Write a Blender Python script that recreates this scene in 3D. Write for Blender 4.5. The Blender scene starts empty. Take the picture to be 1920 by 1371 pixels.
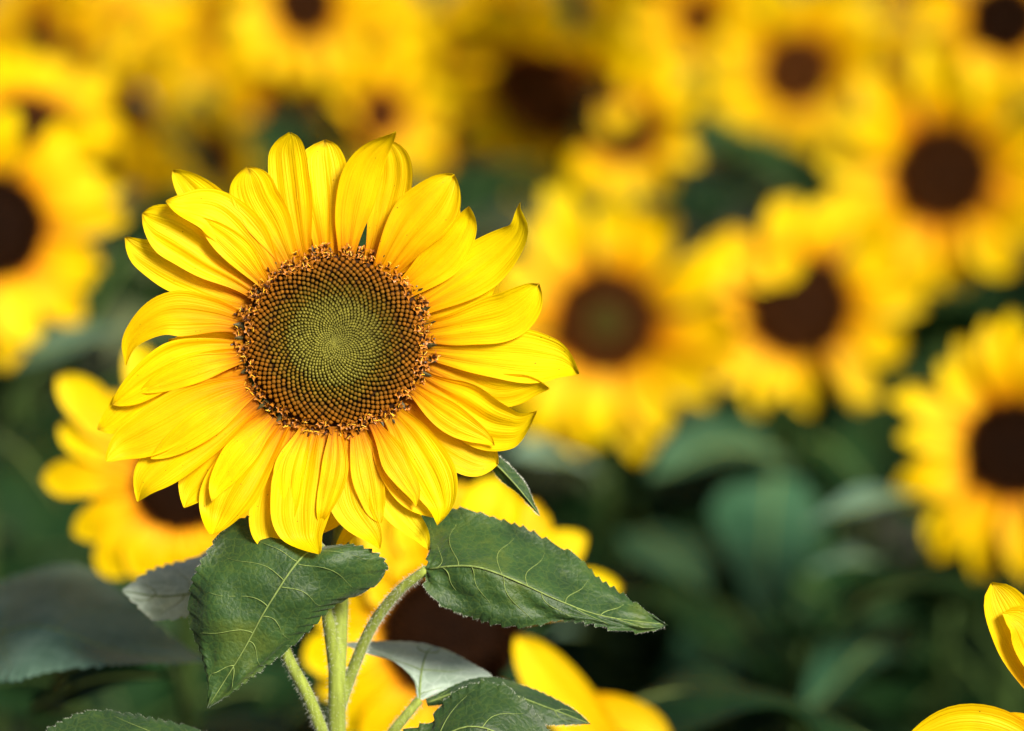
import bpy, math, random
import numpy as np
from mathutils import Vector, Matrix

# ------------------------------------------------------------------ camera, world, sun, exposure
scene = bpy.context.scene
COL = scene.collection
PITCH = math.radians(12.0)
CAM = np.array([0.0, 0.0, 1.95])
FWD = np.array([0.0, math.cos(PITCH), -math.sin(PITCH)])
UPV = np.array([0.0, math.sin(PITCH), math.cos(PITCH)])
RGT = np.array([1.0, 0.0, 0.0])
K = 0.36 / 1920.0            # tangent of the view angle per photograph pixel (100 mm lens, 36 mm sensor)
DF = 1.49                    # focus distance: the sharp flower

cd = bpy.data.cameras.new('camera')
cam = bpy.data.objects.new('camera', cd)
COL.objects.link(cam)
cam.location = CAM
cam.rotation_euler = (math.radians(90) - PITCH, 0, 0)
cd.lens = 100.0
cd.sensor_width = 36.0
cd.clip_end = 500.0
cd.clip_start = 0.05
cd.dof.use_dof = True
cd.dof.focus_distance = DF - 0.012
cd.dof.aperture_fstop = 2.7
scene.camera = cam

SUN_EL, SUN_AZ = math.radians(36), math.radians(143)      # azimuth from +Y, clockwise
world = bpy.data.worlds.new('World')
scene.world = world
world.use_nodes = True
wn = world.node_tree
bg = wn.nodes['Background']
sky = wn.nodes.new('ShaderNodeTexSky')
sky.sky_type = 'NISHITA'
sky.sun_disc = False
sky.sun_elevation = SUN_EL
sky.sun_rotation = SUN_AZ
sky.air_density = 1.0
sky.dust_density = 5.0
wn.links.new(sky.outputs[0], bg.inputs[0])
bg.inputs[1].default_value = 0.05
sd = bpy.data.lights.new('sun', 'SUN')
sun = bpy.data.objects.new('sun', sd)
COL.objects.link(sun)
sd.energy = 4.6
sd.angle = math.radians(17.0)
sd.color = (1.0, 0.93, 0.82)
sdir = Vector((math.sin(SUN_AZ) * math.cos(SUN_EL), math.cos(SUN_AZ) * math.cos(SUN_EL), math.sin(SUN_EL)))
sun.rotation_euler = sdir.to_track_quat('Z', 'Y').to_euler()
sun.location = (0, 0, 10)
scene.view_settings.view_transform = 'Standard'
scene.view_settings.look = 'None'
scene.view_settings.gamma = 1.0
scene.view_settings.exposure = 0.84
scene.cycles.use_denoising = True
scene.cycles.max_bounces = 5
scene.cycles.diffuse_bounces = 3
scene.cycles.transparent_max_bounces = 8

# ------------------------------------------------------------------ helpers
rng = np.random.default_rng(7)


def at(px, py, D):
    return CAM + D * (FWD + RGT * (px - 960) * K + UPV * (685.5 - py) * K)


def nrm(v):
    n = np.linalg.norm(v)
    return v / n if n > 1e-12 else v


def spline(pts, n):
    """smooth curve through the points, n samples, even in chord length"""
    P = np.array(pts, float)
    if len(P) == 2:
        t = np.linspace(0, 1, n)[:, None]
        return P[0] * (1 - t) + P[1] * t
    P = np.vstack([2 * P[0] - P[1], P, 2 * P[-1] - P[-2]])
    out = []
    for i in range(1, len(P) - 2):
        p0, p1, p2, p3 = P[i - 1], P[i], P[i + 1], P[i + 2]
        for t in np.linspace(0, 1, 24, endpoint=False):
            out.append(0.5 * (2 * p1 + (p2 - p0) * t + (2 * p0 - 5 * p1 + 4 * p2 - p3) * t * t
                              + (3 * p1 - p0 - 3 * p2 + p3) * t ** 3))
    out.append(P[-2])
    out = np.array(out)
    L = np.concatenate([[0], np.cumsum(np.linalg.norm(np.diff(out, axis=0), axis=1))])
    q = np.linspace(0, L[-1], n)
    return np.stack([np.interp(q, L, out[:, j]) for j in range(out.shape[1])], 1)


def mesh(name, verts, faces, mats, uvs=None, cols=None, smooth=True, mat_idx=None):
    me = bpy.data.meshes.new(name)
    me.from_pydata([tuple(map(float, v)) for v in verts], [], [tuple(map(int, f)) for f in faces])
    if not isinstance(mats, (list, tuple)):
        mats = [mats]
    for m in mats:
        me.materials.append(m)
    n = len(me.loops)
    li = np.zeros(n, np.int32)
    me.loops.foreach_get('vertex_index', li)
    if uvs is not None:
        uv = me.uv_layers.new(name='UVMap')
        uv.data.foreach_set('uv', np.asarray(uvs, np.float32)[li].ravel())
    if cols is not None:
        ca = me.color_attributes.new('pigment', 'FLOAT_COLOR', 'POINT')
        c = np.ones((len(verts), 4), np.float32)
        c[:, :3] = cols
        ca.data.foreach_set('color', c.ravel())
    if smooth:
        me.polygons.foreach_set('use_smooth', np.ones(len(me.polygons), bool))
    if mat_idx is not None:
        me.polygons.foreach_set('material_index', np.asarray(mat_idx, np.int32))
    me.update()
    return me


def link(name, me, parent=None, matrix=None):
    o = bpy.data.objects.new(name, me)
    COL.objects.link(o)
    if parent is not None:
        o.parent = parent
    if matrix is not None:
        o.matrix_basis = matrix
    return o


def grid_faces(nv, nu):
    return [(i * nu + j, i * nu + j + 1, (i + 1) * nu + j + 1, (i + 1) * nu + j)
            for i in range(nv - 1) for j in range(nu - 1)]


def tube(pts, radii, ns=10, cap=True):
    P = np.asarray(pts, float)
    R = np.asarray(radii, float)
    n = len(P)
    T = np.gradient(P, axis=0)
    V, F = [], []
    ref = np.array([0.13, 0.9, 0.4])
    a = nrm(np.cross(T[0], ref))
    for i in range(n):
        t = nrm(T[i])
        a = nrm(a - t * np.dot(a, t))
        b = np.cross(t, a)
        for j in range(ns):
            w = 2 * math.pi * j / ns
            V.append(P[i] + R[i] * (math.cos(w) * a + math.sin(w) * b))
    for i in range(n - 1):
        for j in range(ns):
            k = (j + 1) % ns
            F.append((i * ns + j, i * ns + k, (i + 1) * ns + k, (i + 1) * ns + j))
    if cap:
        F.append(tuple(range(ns))[::-1])
        F.append(tuple((n - 1) * ns + j for j in range(ns)))
    return V, F


def merge(parts):
    V, F = [], []
    for v, f in parts:
        o = len(V)
        V.extend(v)
        F.extend([tuple(i + o for i in q) for q in f])
    return V, F


# ------------------------------------------------------------------ materials
def newmat(name):
    m = bpy.data.materials.new(name)
    m.use_nodes = True
    nt = m.node_tree
    for n in list(nt.nodes):
        nt.nodes.remove(n)
    out = nt.nodes.new('ShaderNodeOutputMaterial')
    return m, nt, out


def N(nt, typ, **kw):
    n = nt.nodes.new(typ)
    for k, v in kw.items():
        if k.startswith('i_'):
            key = k[2:]
            n.inputs[int(key) if key.isdigit() else key].default_value = v
        else:
            setattr(n, k, v)
    return n


def ramp(nt, stops, interp='LINEAR'):
    r = nt.nodes.new('ShaderNodeValToRGB')
    cr = r.color_ramp
    cr.interpolation = interp
    while len(cr.elements) < len(stops):
        cr.elements.new(0.5)
    for e, (p, c) in zip(cr.elements, stops):
        e.position = p
        e.color = (*c, 1) if len(c) == 3 else c
    return r


def math_node(nt, op, a, b=None):
    n = nt.nodes.new('ShaderNodeMath')
    n.operation = op
    for i, x in enumerate((a, b)):
        if x is None:
            continue
        if isinstance(x, (int, float)):
            n.inputs[i].default_value = x
        else:
            nt.links.new(x, n.inputs[i])
    return n.outputs[0]


def mixc(nt, fac, a, b, mode='MIX'):
    n = nt.nodes.new('ShaderNodeMix')
    n.data_type = 'RGBA'
    n.blend_type = mode
    for sock, x in ((n.inputs[0], fac), (n.inputs[6], a), (n.inputs[7], b)):
        if hasattr(x, 'is_output'):
            nt.links.new(x, sock)
        elif isinstance(x, (int, float)):
            sock.default_value = x
        else:
            sock.default_value = (*x, 1) if len(x) == 3 else x
    return n.outputs[2]


def petal_material(name, stops, transl=0.42, fine=True):
    m, nt, out = newmat(name)
    L = nt.links.new
    uv = N(nt, 'ShaderNodeUVMap')
    sep = N(nt, 'ShaderNodeSeparateXYZ')
    L(uv.outputs[0], sep.inputs[0])
    oi = N(nt, 'ShaderNodeObjectInfo')
    # long streaks: noise squeezed along the petal
    cmb = N(nt, 'ShaderNodeCombineXYZ')
    L(math_node(nt, 'MULTIPLY', sep.outputs[0], 9.0), cmb.inputs[0])
    L(math_node(nt, 'MULTIPLY', sep.outputs[1], 1.1), cmb.inputs[1])
    L(math_node(nt, 'MULTIPLY', oi.outputs['Random'], 37.0), cmb.inputs[2])
    st = N(nt, 'ShaderNodeTexNoise', i_Scale=1.0, i_Detail=3.0, i_Roughness=0.6)
    L(cmb.outputs[0], st.inputs['Vector'])
    # position along the petal, pushed about by the streaks
    off = math_node(nt, 'MULTIPLY', math_node(nt, 'SUBTRACT', st.outputs['Fac'], 0.5), 0.42)
    vv = math_node(nt, 'ADD', sep.outputs[1], off)
    r = ramp(nt, stops)
    L(vv, r.inputs[0])
    # faint blotches
    cmb2 = N(nt, 'ShaderNodeCombineXYZ')
    L(math_node(nt, 'MULTIPLY', sep.outputs[0], 2.2), cmb2.inputs[0])
    L(math_node(nt, 'MULTIPLY', sep.outputs[1], 4.5), cmb2.inputs[1])
    L(math_node(nt, 'MULTIPLY', oi.outputs['Random'], 91.0), cmb2.inputs[2])
    bl = N(nt, 'ShaderNodeTexNoise', i_Scale=1.0, i_Detail=4.0)
    L(cmb2.outputs[0], bl.inputs['Vector'])
    blr = ramp(nt, [(0.35, (0.88, 0.84, 0.8)), (0.62, (1, 1, 1))])
    L(bl.outputs['Fac'], blr.inputs[0])
    col = mixc(nt, 0.8, r.outputs[0], blr.outputs[0], 'MULTIPLY')
    tipr = ramp(nt, [(0.955, (0, 0, 0)), (1.0, (1, 1, 1))])
    L(sep.outputs[1], tipr.inputs[0])
    tipf = math_node(nt, 'MULTIPLY', tipr.outputs[0], math_node(nt, 'MULTIPLY', math_node(nt, 'GREATER_THAN', oi.outputs['Random'], 0.55), 0.6))
    col = mixc(nt, tipf, col, (0.30, 0.13, 0.01))
    if fine:
        # tiny brown specks
        vo = N(nt, 'ShaderNodeTexVoronoi', i_Scale=6.0)
        cmb3 = N(nt, 'ShaderNodeCombineXYZ')
        L(math_node(nt, 'MULTIPLY', sep.outputs[0], 0.8), cmb3.inputs[0])
        L(math_node(nt, 'MULTIPLY', sep.outputs[1], 2.2), cmb3.inputs[1])
        L(math_node(nt, 'MULTIPLY', oi.outputs['Random'], 53.0), cmb3.inputs[2])
        L(cmb3.outputs[0], vo.inputs['Vector'])
        sp = ramp(nt, [(0.035, (1, 1, 1)), (0.06, (0, 0, 0))])
        L(vo.outputs['Distance'], sp.inputs[0])
        col = mixc(nt, sp.outputs[0], col, (0.12, 0.045, 0.005))
    hs = N(nt, 'ShaderNodeHueSaturation')
    L(math_node(nt, 'ADD', math_node(nt, 'MULTIPLY', oi.outputs['Random'], 0.014), 0.493), hs.inputs['Hue'])
    L(math_node(nt, 'ADD', math_node(nt, 'MULTIPLY', oi.outputs['Random'], 0.12), 0.92), hs.inputs['Value'])
    L(col, hs.inputs['Color'])
    col = hs.outputs[0]
    pb = N(nt, 'ShaderNodeBsdfPrincipled', i_Roughness=0.5)
    pb.inputs['Specular IOR Level'].default_value = 0.12
    L(col, pb.inputs['Base Color'])
    tr = N(nt, 'ShaderNodeBsdfTranslucent')
    L(col, tr.inputs['Color'])
    # fine parallel ribs
    cmb4 = N(nt, 'ShaderNodeCombineXYZ')
    L(math_node(nt, 'MULTIPLY', sep.outputs[0], 26.0), cmb4.inputs[0])
    L(math_node(nt, 'MULTIPLY', sep.outputs[1], 1.6), cmb4.inputs[1])
    L(math_node(nt, 'MULTIPLY', oi.outputs['Random'], 17.0), cmb4.inputs[2])
    rb = N(nt, 'ShaderNodeTexNoise', i_Scale=1.0, i_Detail=2.0)
    L(cmb4.outputs[0], rb.inputs['Vector'])
    bp = N(nt, 'ShaderNodeBump', i_Strength=0.5, i_Distance=0.0014)
    L(rb.outputs['Fac'], bp.inputs['Height'])
    rbr = ramp(nt, [(0.35, (0.93, 0.84, 0.7)), (0.6, (1, 1, 1))])
    L(rb.outputs['Fac'], rbr.inputs[0])
    col2 = mixc(nt, 0.4, col, rbr.outputs[0], 'MULTIPLY')
    L(col2, pb.inputs['Base Color'])
    L(col2, tr.inputs['Color'])
    L(bp.outputs[0], pb.inputs['Normal'])
    L(bp.outputs[0], tr.inputs['Normal'])
    mx = N(nt, 'ShaderNodeMixShader', i_0=transl)
    L(pb.outputs[0], mx.inputs[1])
    L(tr.outputs[0], mx.inputs[2])
    L(mx.outputs[0], out.inputs[0])
    return m


PETAL = petal_material('petal_yellow', [(0.02, (0.45, 0.15, 0.002)), (0.12, (0.80, 0.34, 0.001)),  # brown foot: part pigment, part shade near the disc put into the colour
                                        (0.26, (0.92, 0.52, 0.001)), (0.46, (0.95, 0.64, 0.001)),
                                        (1.0, (0.95, 0.71, 0.001))])
PETAL_W = petal_material('petal_warm', [(0.02, (0.45, 0.12, 0.001)), (0.15, (0.88, 0.38, 0.001)),
                                        (0.34, (0.93, 0.55, 0.001)), (0.6, (0.95, 0.65, 0.001)),
                                        (1.0, (0.95, 0.70, 0.001))], fine=False)


def leaf_material(name, dark, mid, light, sheen=0.12, transl=0.2, scale=60.0, bump=0.5, spec=0.42):
    m, nt, out = newmat(name)
    L = nt.links.new
    tc = N(nt, 'ShaderNodeTexCoord')
    oi = N(nt, 'ShaderNodeObjectInfo')
    ofs = N(nt, 'ShaderNodeVectorMath', operation='SCALE')
    L(oi.outputs['Location'], ofs.inputs[0])
    ofs.inputs['Scale'].default_value = 3.0
    ad = N(nt, 'ShaderNodeVectorMath', operation='ADD')
    L(tc.outputs['Object'], ad.inputs[0])
    L(ofs.outputs[0], ad.inputs[1])
    n1 = N(nt, 'ShaderNodeTexNoise', i_Scale=scale * 0.6, i_Detail=5.0, i_Roughness=0.6)
    L(ad.outputs[0], n1.inputs['Vector'])
    r = ramp(nt, [(0.30, dark), (0.52, mid), (0.74, light)])
    L(n1.outputs['Fac'], r.inputs[0])
    wob = N(nt, 'ShaderNodeTexNoise', i_Scale=scale * 2.0, i_Detail=2.0)
    L(ad.outputs[0], wob.inputs['Vector'])
    wsc = N(nt, 'ShaderNodeVectorMath', operation='SCALE')
    L(wob.outputs['Color'], wsc.inputs[0])
    wsc.inputs['Scale'].default_value = 0.35 / scale
    wad = N(nt, 'ShaderNodeVectorMath', operation='ADD')
    L(ad.outputs[0], wad.inputs[0])
    L(wsc.outputs[0], wad.inputs[1])
    vo = N(nt, 'ShaderNodeTexVoronoi', i_Scale=scale * 3.6)
    vo.feature = 'DISTANCE_TO_EDGE'
    L(wad.outputs[0], vo.inputs['Vector'])
    ln = ramp(nt, [(0.0, (1, 1, 1)), (0.09, (0, 0, 0))])
    L(vo.outputs['Distance'], ln.inputs[0])
    netc = mixc(nt, math_node(nt, 'MULTIPLY', ln.outputs[0], 0.2), r.outputs[0], tuple(c * 1.5 for c in light))
    hs = N(nt, 'ShaderNodeHueSaturation')
    L(math_node(nt, 'ADD', math_node(nt, 'MULTIPLY', oi.outputs['Random'], 0.5), 0.75), hs.inputs['Value'])
    L(netc, hs.inputs['Color'])
    pb = N(nt, 'ShaderNodeBsdfPrincipled', i_Roughness=0.55)
    pb.inputs['Specular IOR Level'].default_value = spec
    pb.inputs['Sheen Weight'].default_value = sheen
    pb.inputs['Sheen Roughness'].default_value = 0.45
    pb.inputs['Sheen Tint'].default_value = (0.92, 0.96, 1.0, 1)
    L(hs.outputs[0], pb.inputs['Base Color'])
    tr = N(nt, 'ShaderNodeBsdfTranslucent')
    lt = mixc(nt, 1.0, hs.outputs[0], (1.9, 1.6, 0.5), 'MULTIPLY')
    L(lt, tr.inputs['Color'])
    n2 = N(nt, 'ShaderNodeTexNoise', i_Scale=scale * 9.0, i_Detail=3.0)
    L(ad.outputs[0], n2.inputs['Vector'])
    h = math_node(nt, 'ADD', math_node(nt, 'MULTIPLY', math_node(nt, 'MINIMUM', vo.outputs['Distance'], 0.25), 0.8),
                  math_node(nt, 'MULTIPLY', n2.outputs['Fac'], 0.8))
    bp = N(nt, 'ShaderNodeBump', i_Strength=bump, i_Distance=0.0012)
    L(h, bp.inputs['Height'])
    L(bp.outputs[0], pb.inputs['Normal'])
    mx = N(nt, 'ShaderNodeMixShader', i_0=transl)
    L(pb.outputs[0], mx.inputs[1])
    L(tr.outputs[0], mx.inputs[2])
    L(mx.outputs[0], out.inputs[0])
    return m


LEAF = leaf_material('leaf_green', (0.010, 0.032, 0.006), (0.022, 0.058, 0.010), (0.065, 0.095, 0.010))
LEAF_P = leaf_material('leaf_sky_pale', (0.26, 0.36, 0.27), (0.42, 0.53, 0.44), (0.52, 0.62, 0.54), spec=0.2, transl=0.14, bump=0.25, scale=40, sheen=0.1)  # sky reflection on the leaf painted in as a pale base colour
LEAF_G = leaf_material('leaf_greyish', (0.012, 0.046, 0.022), (0.026, 0.078, 0.038), (0.06, 0.12, 0.07), spec=0.1, transl=0.1, bump=0.25, scale=25, sheen=0.0)
LEAF_S = leaf_material('leaf_sky_sage', (0.05, 0.105, 0.07), (0.095, 0.17, 0.12), (0.15, 0.23, 0.175), spec=0.12, transl=0.1, bump=0.25, scale=25, sheen=0.0)  # dimmer version of the pale leaf, sky sheen put into the colour
LEAF_O = leaf_material('leaf_olive', (0.045, 0.065, 0.025), (0.08, 0.10, 0.045), (0.14, 0.15, 0.08), spec=0.1, transl=0.12, bump=0.25, scale=25, sheen=0.0)  # lighter olive leaf; haze in the far gaps is put into its colour
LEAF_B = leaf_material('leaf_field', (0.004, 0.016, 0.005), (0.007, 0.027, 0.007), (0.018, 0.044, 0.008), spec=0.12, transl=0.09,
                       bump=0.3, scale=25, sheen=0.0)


def stem_material(name, base, sheen=0.5):
    m, nt, out = newmat(name)
    L = nt.links.new
    tc = N(nt, 'ShaderNodeTexCoord')
    mp = N(nt, 'ShaderNodeMapping')
    mp.inputs['Scale'].default_value = (400, 400, 30)
    L(tc.outputs['Object'], mp.inputs[0])
    n1 = N(nt, 'ShaderNodeTexNoise', i_Scale=1.0, i_Detail=4.0)
    L(mp.outputs[0], n1.inputs['Vector'])
    r = ramp(nt, [(0.3, tuple(c * 0.7 for c in base)), (0.7, tuple(c * 1.25 for c in base))])
    L(n1.outputs['Fac'], r.inputs[0])
    pb = N(nt, 'ShaderNodeBsdfPrincipled', i_Roughness=0.6)
    pb.inputs['Specular IOR Level'].default_value = 0.12
    pb.inputs['Sheen Weight'].default_value = sheen
    pb.inputs['Sheen Roughness'].default_value = 0.4
    pb.inputs['Subsurface Weight'].default_value = 0.0
    L(r.outputs[0], pb.inputs['Base Color'])
    bp = N(nt, 'ShaderNodeBump', i_Strength=0.4, i_Distance=0.0008)
    L(n1.outputs['Fac'], bp.inputs['Height'])
    L(bp.outputs[0], pb.inputs['Normal'])
    L(pb.outputs[0], out.inputs[0])
    return m


STEM = stem_material('stem_green', (0.20, 0.25, 0.04), 0.25)
VEIN = stem_material('vein_pale', (0.16, 0.22, 0.06), 0.03)
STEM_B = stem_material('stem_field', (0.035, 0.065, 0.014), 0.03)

HAIR, _nt, _out = newmat('plant_hair')
_d = N(_nt, 'ShaderNodeBsdfDiffuse')
_d.inputs[0].default_value = (0.75, 0.78, 0.68, 1)
_t = N(_nt, 'ShaderNodeBsdfTranslucent')
_t.inputs[0].default_value = (0.75, 0.78, 0.66, 1)
_m = N(_nt, 'ShaderNodeMixShader', i_0=0.5)
_nt.links.new(_d.outputs[0], _m.inputs[1])
_nt.links.new(_t.outputs[0], _m.inputs[2])
_nt.links.new(_m.outputs[0], _out.inputs[0])


def pigment_material(name, rough=0.55, var=0.25, sheen=0.0):
    m, nt, out = newmat(name)
    L = nt.links.new
    at_ = N(nt, 'ShaderNodeAttribute', attribute_name='pigment')
    tc = N(nt, 'ShaderNodeTexCoord')
    n1 = N(nt, 'ShaderNodeTexNoise', i_Scale=420.0, i_Detail=2.0)
    L(tc.outputs['Object'], n1.inputs['Vector'])
    r = ramp(nt, [(0.3, (1 - var,) * 3), (0.7, (1 + var,) * 3)])
    L(n1.outputs['Fac'], r.inputs[0])
    c = mixc(nt, 1.0, at_.outputs['Color'], r.outputs[0], 'MULTIPLY')
    pb = N(nt, 'ShaderNodeBsdfPrincipled', i_Roughness=rough)
    pb.inputs['Specular IOR Level'].default_value = 0.08
    pb.inputs['Sheen Weight'].default_value = sheen
    L(c, pb.inputs['Base Color'])
    L(pb.outputs[0], out.inputs[0])
    return m


FLORET = pigment_material('floret_pigment')
DISC = pigment_material('disc_pigment', 0.8)


def simple(name, base, rough=0.6, scale=300.0, var=0.3):
    m, nt, out = newmat(name)
    tc = N(nt, 'ShaderNodeTexCoord')
    n1 = N(nt, 'ShaderNodeTexNoise', i_Scale=scale, i_Detail=4.0)
    nt.links.new(tc.outputs['Object'], n1.inputs['Vector'])
    r = ramp(nt, [(0.3, tuple(c * (1 - var) for c in base)), (0.7, tuple(c * (1 + var) for c in base))])
    nt.links.new(n1.outputs['Fac'], r.inputs[0])
    pb = N(nt, 'ShaderNodeBsdfPrincipled', i_Roughness=rough)
    nt.links.new(r.outputs[0], pb.inputs['Base Color'])
    nt.links.new(pb.outputs[0], out.inputs[0])
    return m


CHAFF = simple('chaff_scale_olive', (0.045, 0.040, 0.008), 0.6)
ANTHER = simple('anther_brown', (0.045, 0.014, 0.004), 0.5)
COROLLA = simple('corolla_orange', (0.38, 0.13, 0.004), 0.5, 500, 0.35)
STIGMA = simple('stigma_yellow', (0.85, 0.48, 0.02), 0.5)
SOIL = simple('field_soil', (0.024, 0.022, 0.011), 0.95, 14.0, 0.45)

# ------------------------------------------------------------------ ground
GZ = 0.0
gv, gf = [], []
gx = np.concatenate([[-300, -120, -50, -20], np.linspace(-8, 8, 60), [20, 50, 120, 300]])
gy = np.concatenate([[-60, -20, -6], np.linspace(-2, 14, 60), [25, 60, 140, 300]])
for y in gy:
    for x in gx:
        near = abs(x) < 8.1 and -2.1 < y < 14.1
        z = (0.035 * math.sin(x * 2 * math.pi / 0.75) + 0.02 * math.sin(3.1 * x + 1.7 * y) + rng.normal(0, 0.008)) if near else 0
        gv.append((x, y, GZ + z - 0.02))
g = link('ground', mesh('ground', gv, grid_faces(len(gy), len(gx)), SOIL))
g['kind'] = 'structure'


# ------------------------------------------------------------------ petals and leaves: shape functions
def blade(ctrl, hw, Z=(0, 0, 1), nu=9, nv=24, tm=0.5, base=0.4, p=2.2, q=0.75, cup=0.12, groove=0.05,
          twist=(0.0, 0.0), ripple=0.03, seed=0, wob=0.04, curl=(0.0, 0.0), notch=0.0, hook=0.0, hookz=0.0):
    """a strip that follows ctrl (3D points), hw wide at its widest, facing Z"""
    r = np.random.default_rng(seed)
    ph = r.uniform(0, 6.28, 6)
    C = spline(ctrl, nv)
    T = np.gradient(C, axis=0)
    Z = np.asarray(Z, float)
    V, UV = [], []
    for i in range(nv):
        t = i / (nv - 1)
        if t < tm:
            x = t / tm
            f = base + (1 - base) * (x * x * (3 - 2 * x)) ** 0.8
        else:
            x = (t - tm) / (1 - tm)
            f = max(0.0, 1 - x ** p) ** q
        f = max(f, 0.025)
        tv = nrm(T[i])
        n = nrm(np.cross(Z, tv))
        b = np.cross(tv, n)
        tw = twist[0] + (twist[1] - twist[0]) * t
        n2 = n * math.cos(tw) + b * math.sin(tw)
        b2 = -n * math.sin(tw) + b * math.cos(tw)
        env = math.sin(math.pi * min(1, t * 1.05 + 0.02)) ** 0.6 if t < 0.95 else 0.3
        for j in range(nu):
            s = -1 + 2 * j / (nu - 1)
            w = hw * f
            lat = s * w * (1 + wob * math.sin(5.5 * t + ph[0] + (1.7 if s > 0 else 0)) + wob * 0.5 * math.sin(13 * t + ph[1] + s))
            z = cup * hw * s * s * (0.4 + 0.6 * t) - groove * hw * math.cos(3 * math.pi * s + 0.5 * math.sin(ph[2])) * env
            z += groove * 0.35 * hw * math.sin(9.5 * s + ph[4] + 1.3 * math.sin(3 * t + ph[5])) * env * (0.5 + t)
            z += ripple * hw * s * s * math.sin(9 * t + ph[3] + (2.0 if s > 0 else 0)) * 1.5
            e = curl[0] if s < 0 else curl[1]
            z += e * hw * max(0, abs(s) - 0.4) ** 2 * 2.5
            lat *= 1 - 0.25 * min(1, abs(e)) * max(0, abs(s) - 0.4)
            v = C[i] + n2 * lat + b2 * z
            if t > 0.84 and (hook or hookz):
                hk = ((t - 0.84) / 0.16) ** 2
                v = v + n * hook * hw * hk + Z * hookz * hw * hk
            if notch and t > 0.85:
                v = v - tv * notch * hw * (t - 0.85) / 0.15 * (1 - abs(s)) ** 2
            V.append(v)
            UV.append((s * 0.5 + 0.5, t))
    return V, grid_faces(nv, nu), UV


def traced_leaf(mid, left, right, nv=40, nu=13, serr=(0, 0), bulge=0.0, quilt=0.0, nq=7, seed=0, zc=None):
    """surface between a midrib and two traced margins (3D points); returns S(s,t), verts, faces, uvs"""
    r = np.random.default_rng(seed)
    M = spline(mid, nv)
    Lc = spline(left, nv * 4)
    Rc = spline(right, nv * 4)

    def saw(Cv, sgn):
        if serr[0] == 0:
            return Cv[np.linspace(0, len(Cv) - 1, nv).astype(int)]
        n = len(Cv)
        out = Cv.copy()
        T = np.gradient(Cv, axis=0)
        Lg = np.concatenate([[0], np.cumsum(np.linalg.norm(np.diff(Cv, axis=0), axis=1))])
        raw = Lg / serr[1] + 0.55 * np.sin(Lg / serr[1] * 0.83 + seed) + 0.3 * np.sin(Lg / serr[1] * 0.37 + 2 * seed)
        ph = raw % 1.0
        amp = 0.45 + 0.75 * np.abs(np.sin(np.floor(raw) * 12.9898 + seed))
        for i in range(n):
            nn = nrm(np.cross(T[i], -FWD)) * sgn
            fade = min(1, (n - 1 - i) / (0.12 * n))
            out[i] = Cv[i] - nn * serr[0] * amp[i] * (1 - ph[i]) ** 1.5 * fade
        return out

    Lz, Rz = saw(Lc, 1), saw(Rc, -1)
    Ls, Rs = (Lc, Rc) if serr[0] else (Lz, Rz)
    dL, dR = Lz - Ls, Rz - Rs
    # more rows when serrated so that the teeth survive
    rows = len(Ls)
    tm = np.linspace(0, 1, rows)
    Mi = np.stack([np.interp(tm, np.linspace(0, 1, nv), M[:, j]) for j in range(3)], 1)
    ph = r.uniform(0, 6.28, 4)

    def S(s, t):
        x = min(max(t, 0), 1) * (rows - 1)
        i = min(int(x), rows - 2)
        f = x - i
        m = Mi[i] * (1 - f) + Mi[i + 1] * f
        E = Ls if s < 0 else Rs
        e = E[i] * (1 - f) + E[i + 1] * f
        a = abs(s)
        Dv = dL if s < 0 else dR
        v = m * (1 - a) + e * a + (Dv[i] * (1 - f) + Dv[i + 1] * f) * a ** 6
        span = np.linalg.norm(e - m)
        z = bulge * span * math.sin(math.pi * a)
        if quilt:
            qv = math.sin(math.pi * nq * (t - 0.28 * a)) ** 2
            z += quilt * 0.6 * qv * math.sin(math.pi * min(1, a * 1.08)) ** 1.5
            z += quilt * 0.8 * math.sin(13 * t + 5 * s + ph[0]) * math.sin(9 * s - 6 * t + ph[1]) * a
        return v - FWD * z

    V, UV = [], []
    for i in range(rows):
        t = i / (rows - 1)
        for j in range(nu):
            s = -1 + 2 * j / (nu - 1)
            V.append(S(s, t))
            UV.append((s * 0.5 + 0.5, t))
    return S, V, grid_faces(rows, nu), UV


def hairs_on(points, normals, length, width, r, name, parent, origin, jitter=0.5):
    V, F = [], []
    for p_, n_ in zip(points, normals):
        d = nrm(n_ + r.normal(0, jitter, 3) * 0.6)
        side = nrm(np.cross(d, FWD)) * width
        L_ = length * r.uniform(0.4, 1.2)
        mid_ = p_ + d * L_ * 0.6
        tip = p_ + d * L_ + np.array([0, 0, -0.15]) * L_
        o = len(V)
        V += [p_ - side - origin, p_ + side - origin, mid_ + side * 0.7 - origin, tip - origin, mid_ - side * 0.7 - origin]
        F += [(o, o + 1, o + 2, o + 4), (o + 4, o + 2, o + 3)]
    ob = link(name, mesh(name, V, F, HAIR), parent)
    ob['kind'] = 'stuff'
    return ob


def rel(V, o):
    return [np.asarray(v) - o for v in V]


def tag(o, label, cat, group=None):
    o['label'] = label
    o['category'] = cat
    if group:
        o['group'] = group


def root_at(name, loc):
    o = bpy.data.objects.new(name, None)
    COL.objects.link(o)
    o.location = tuple(map(float, loc))
    o.empty_display_size = 0.05
    return o


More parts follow.
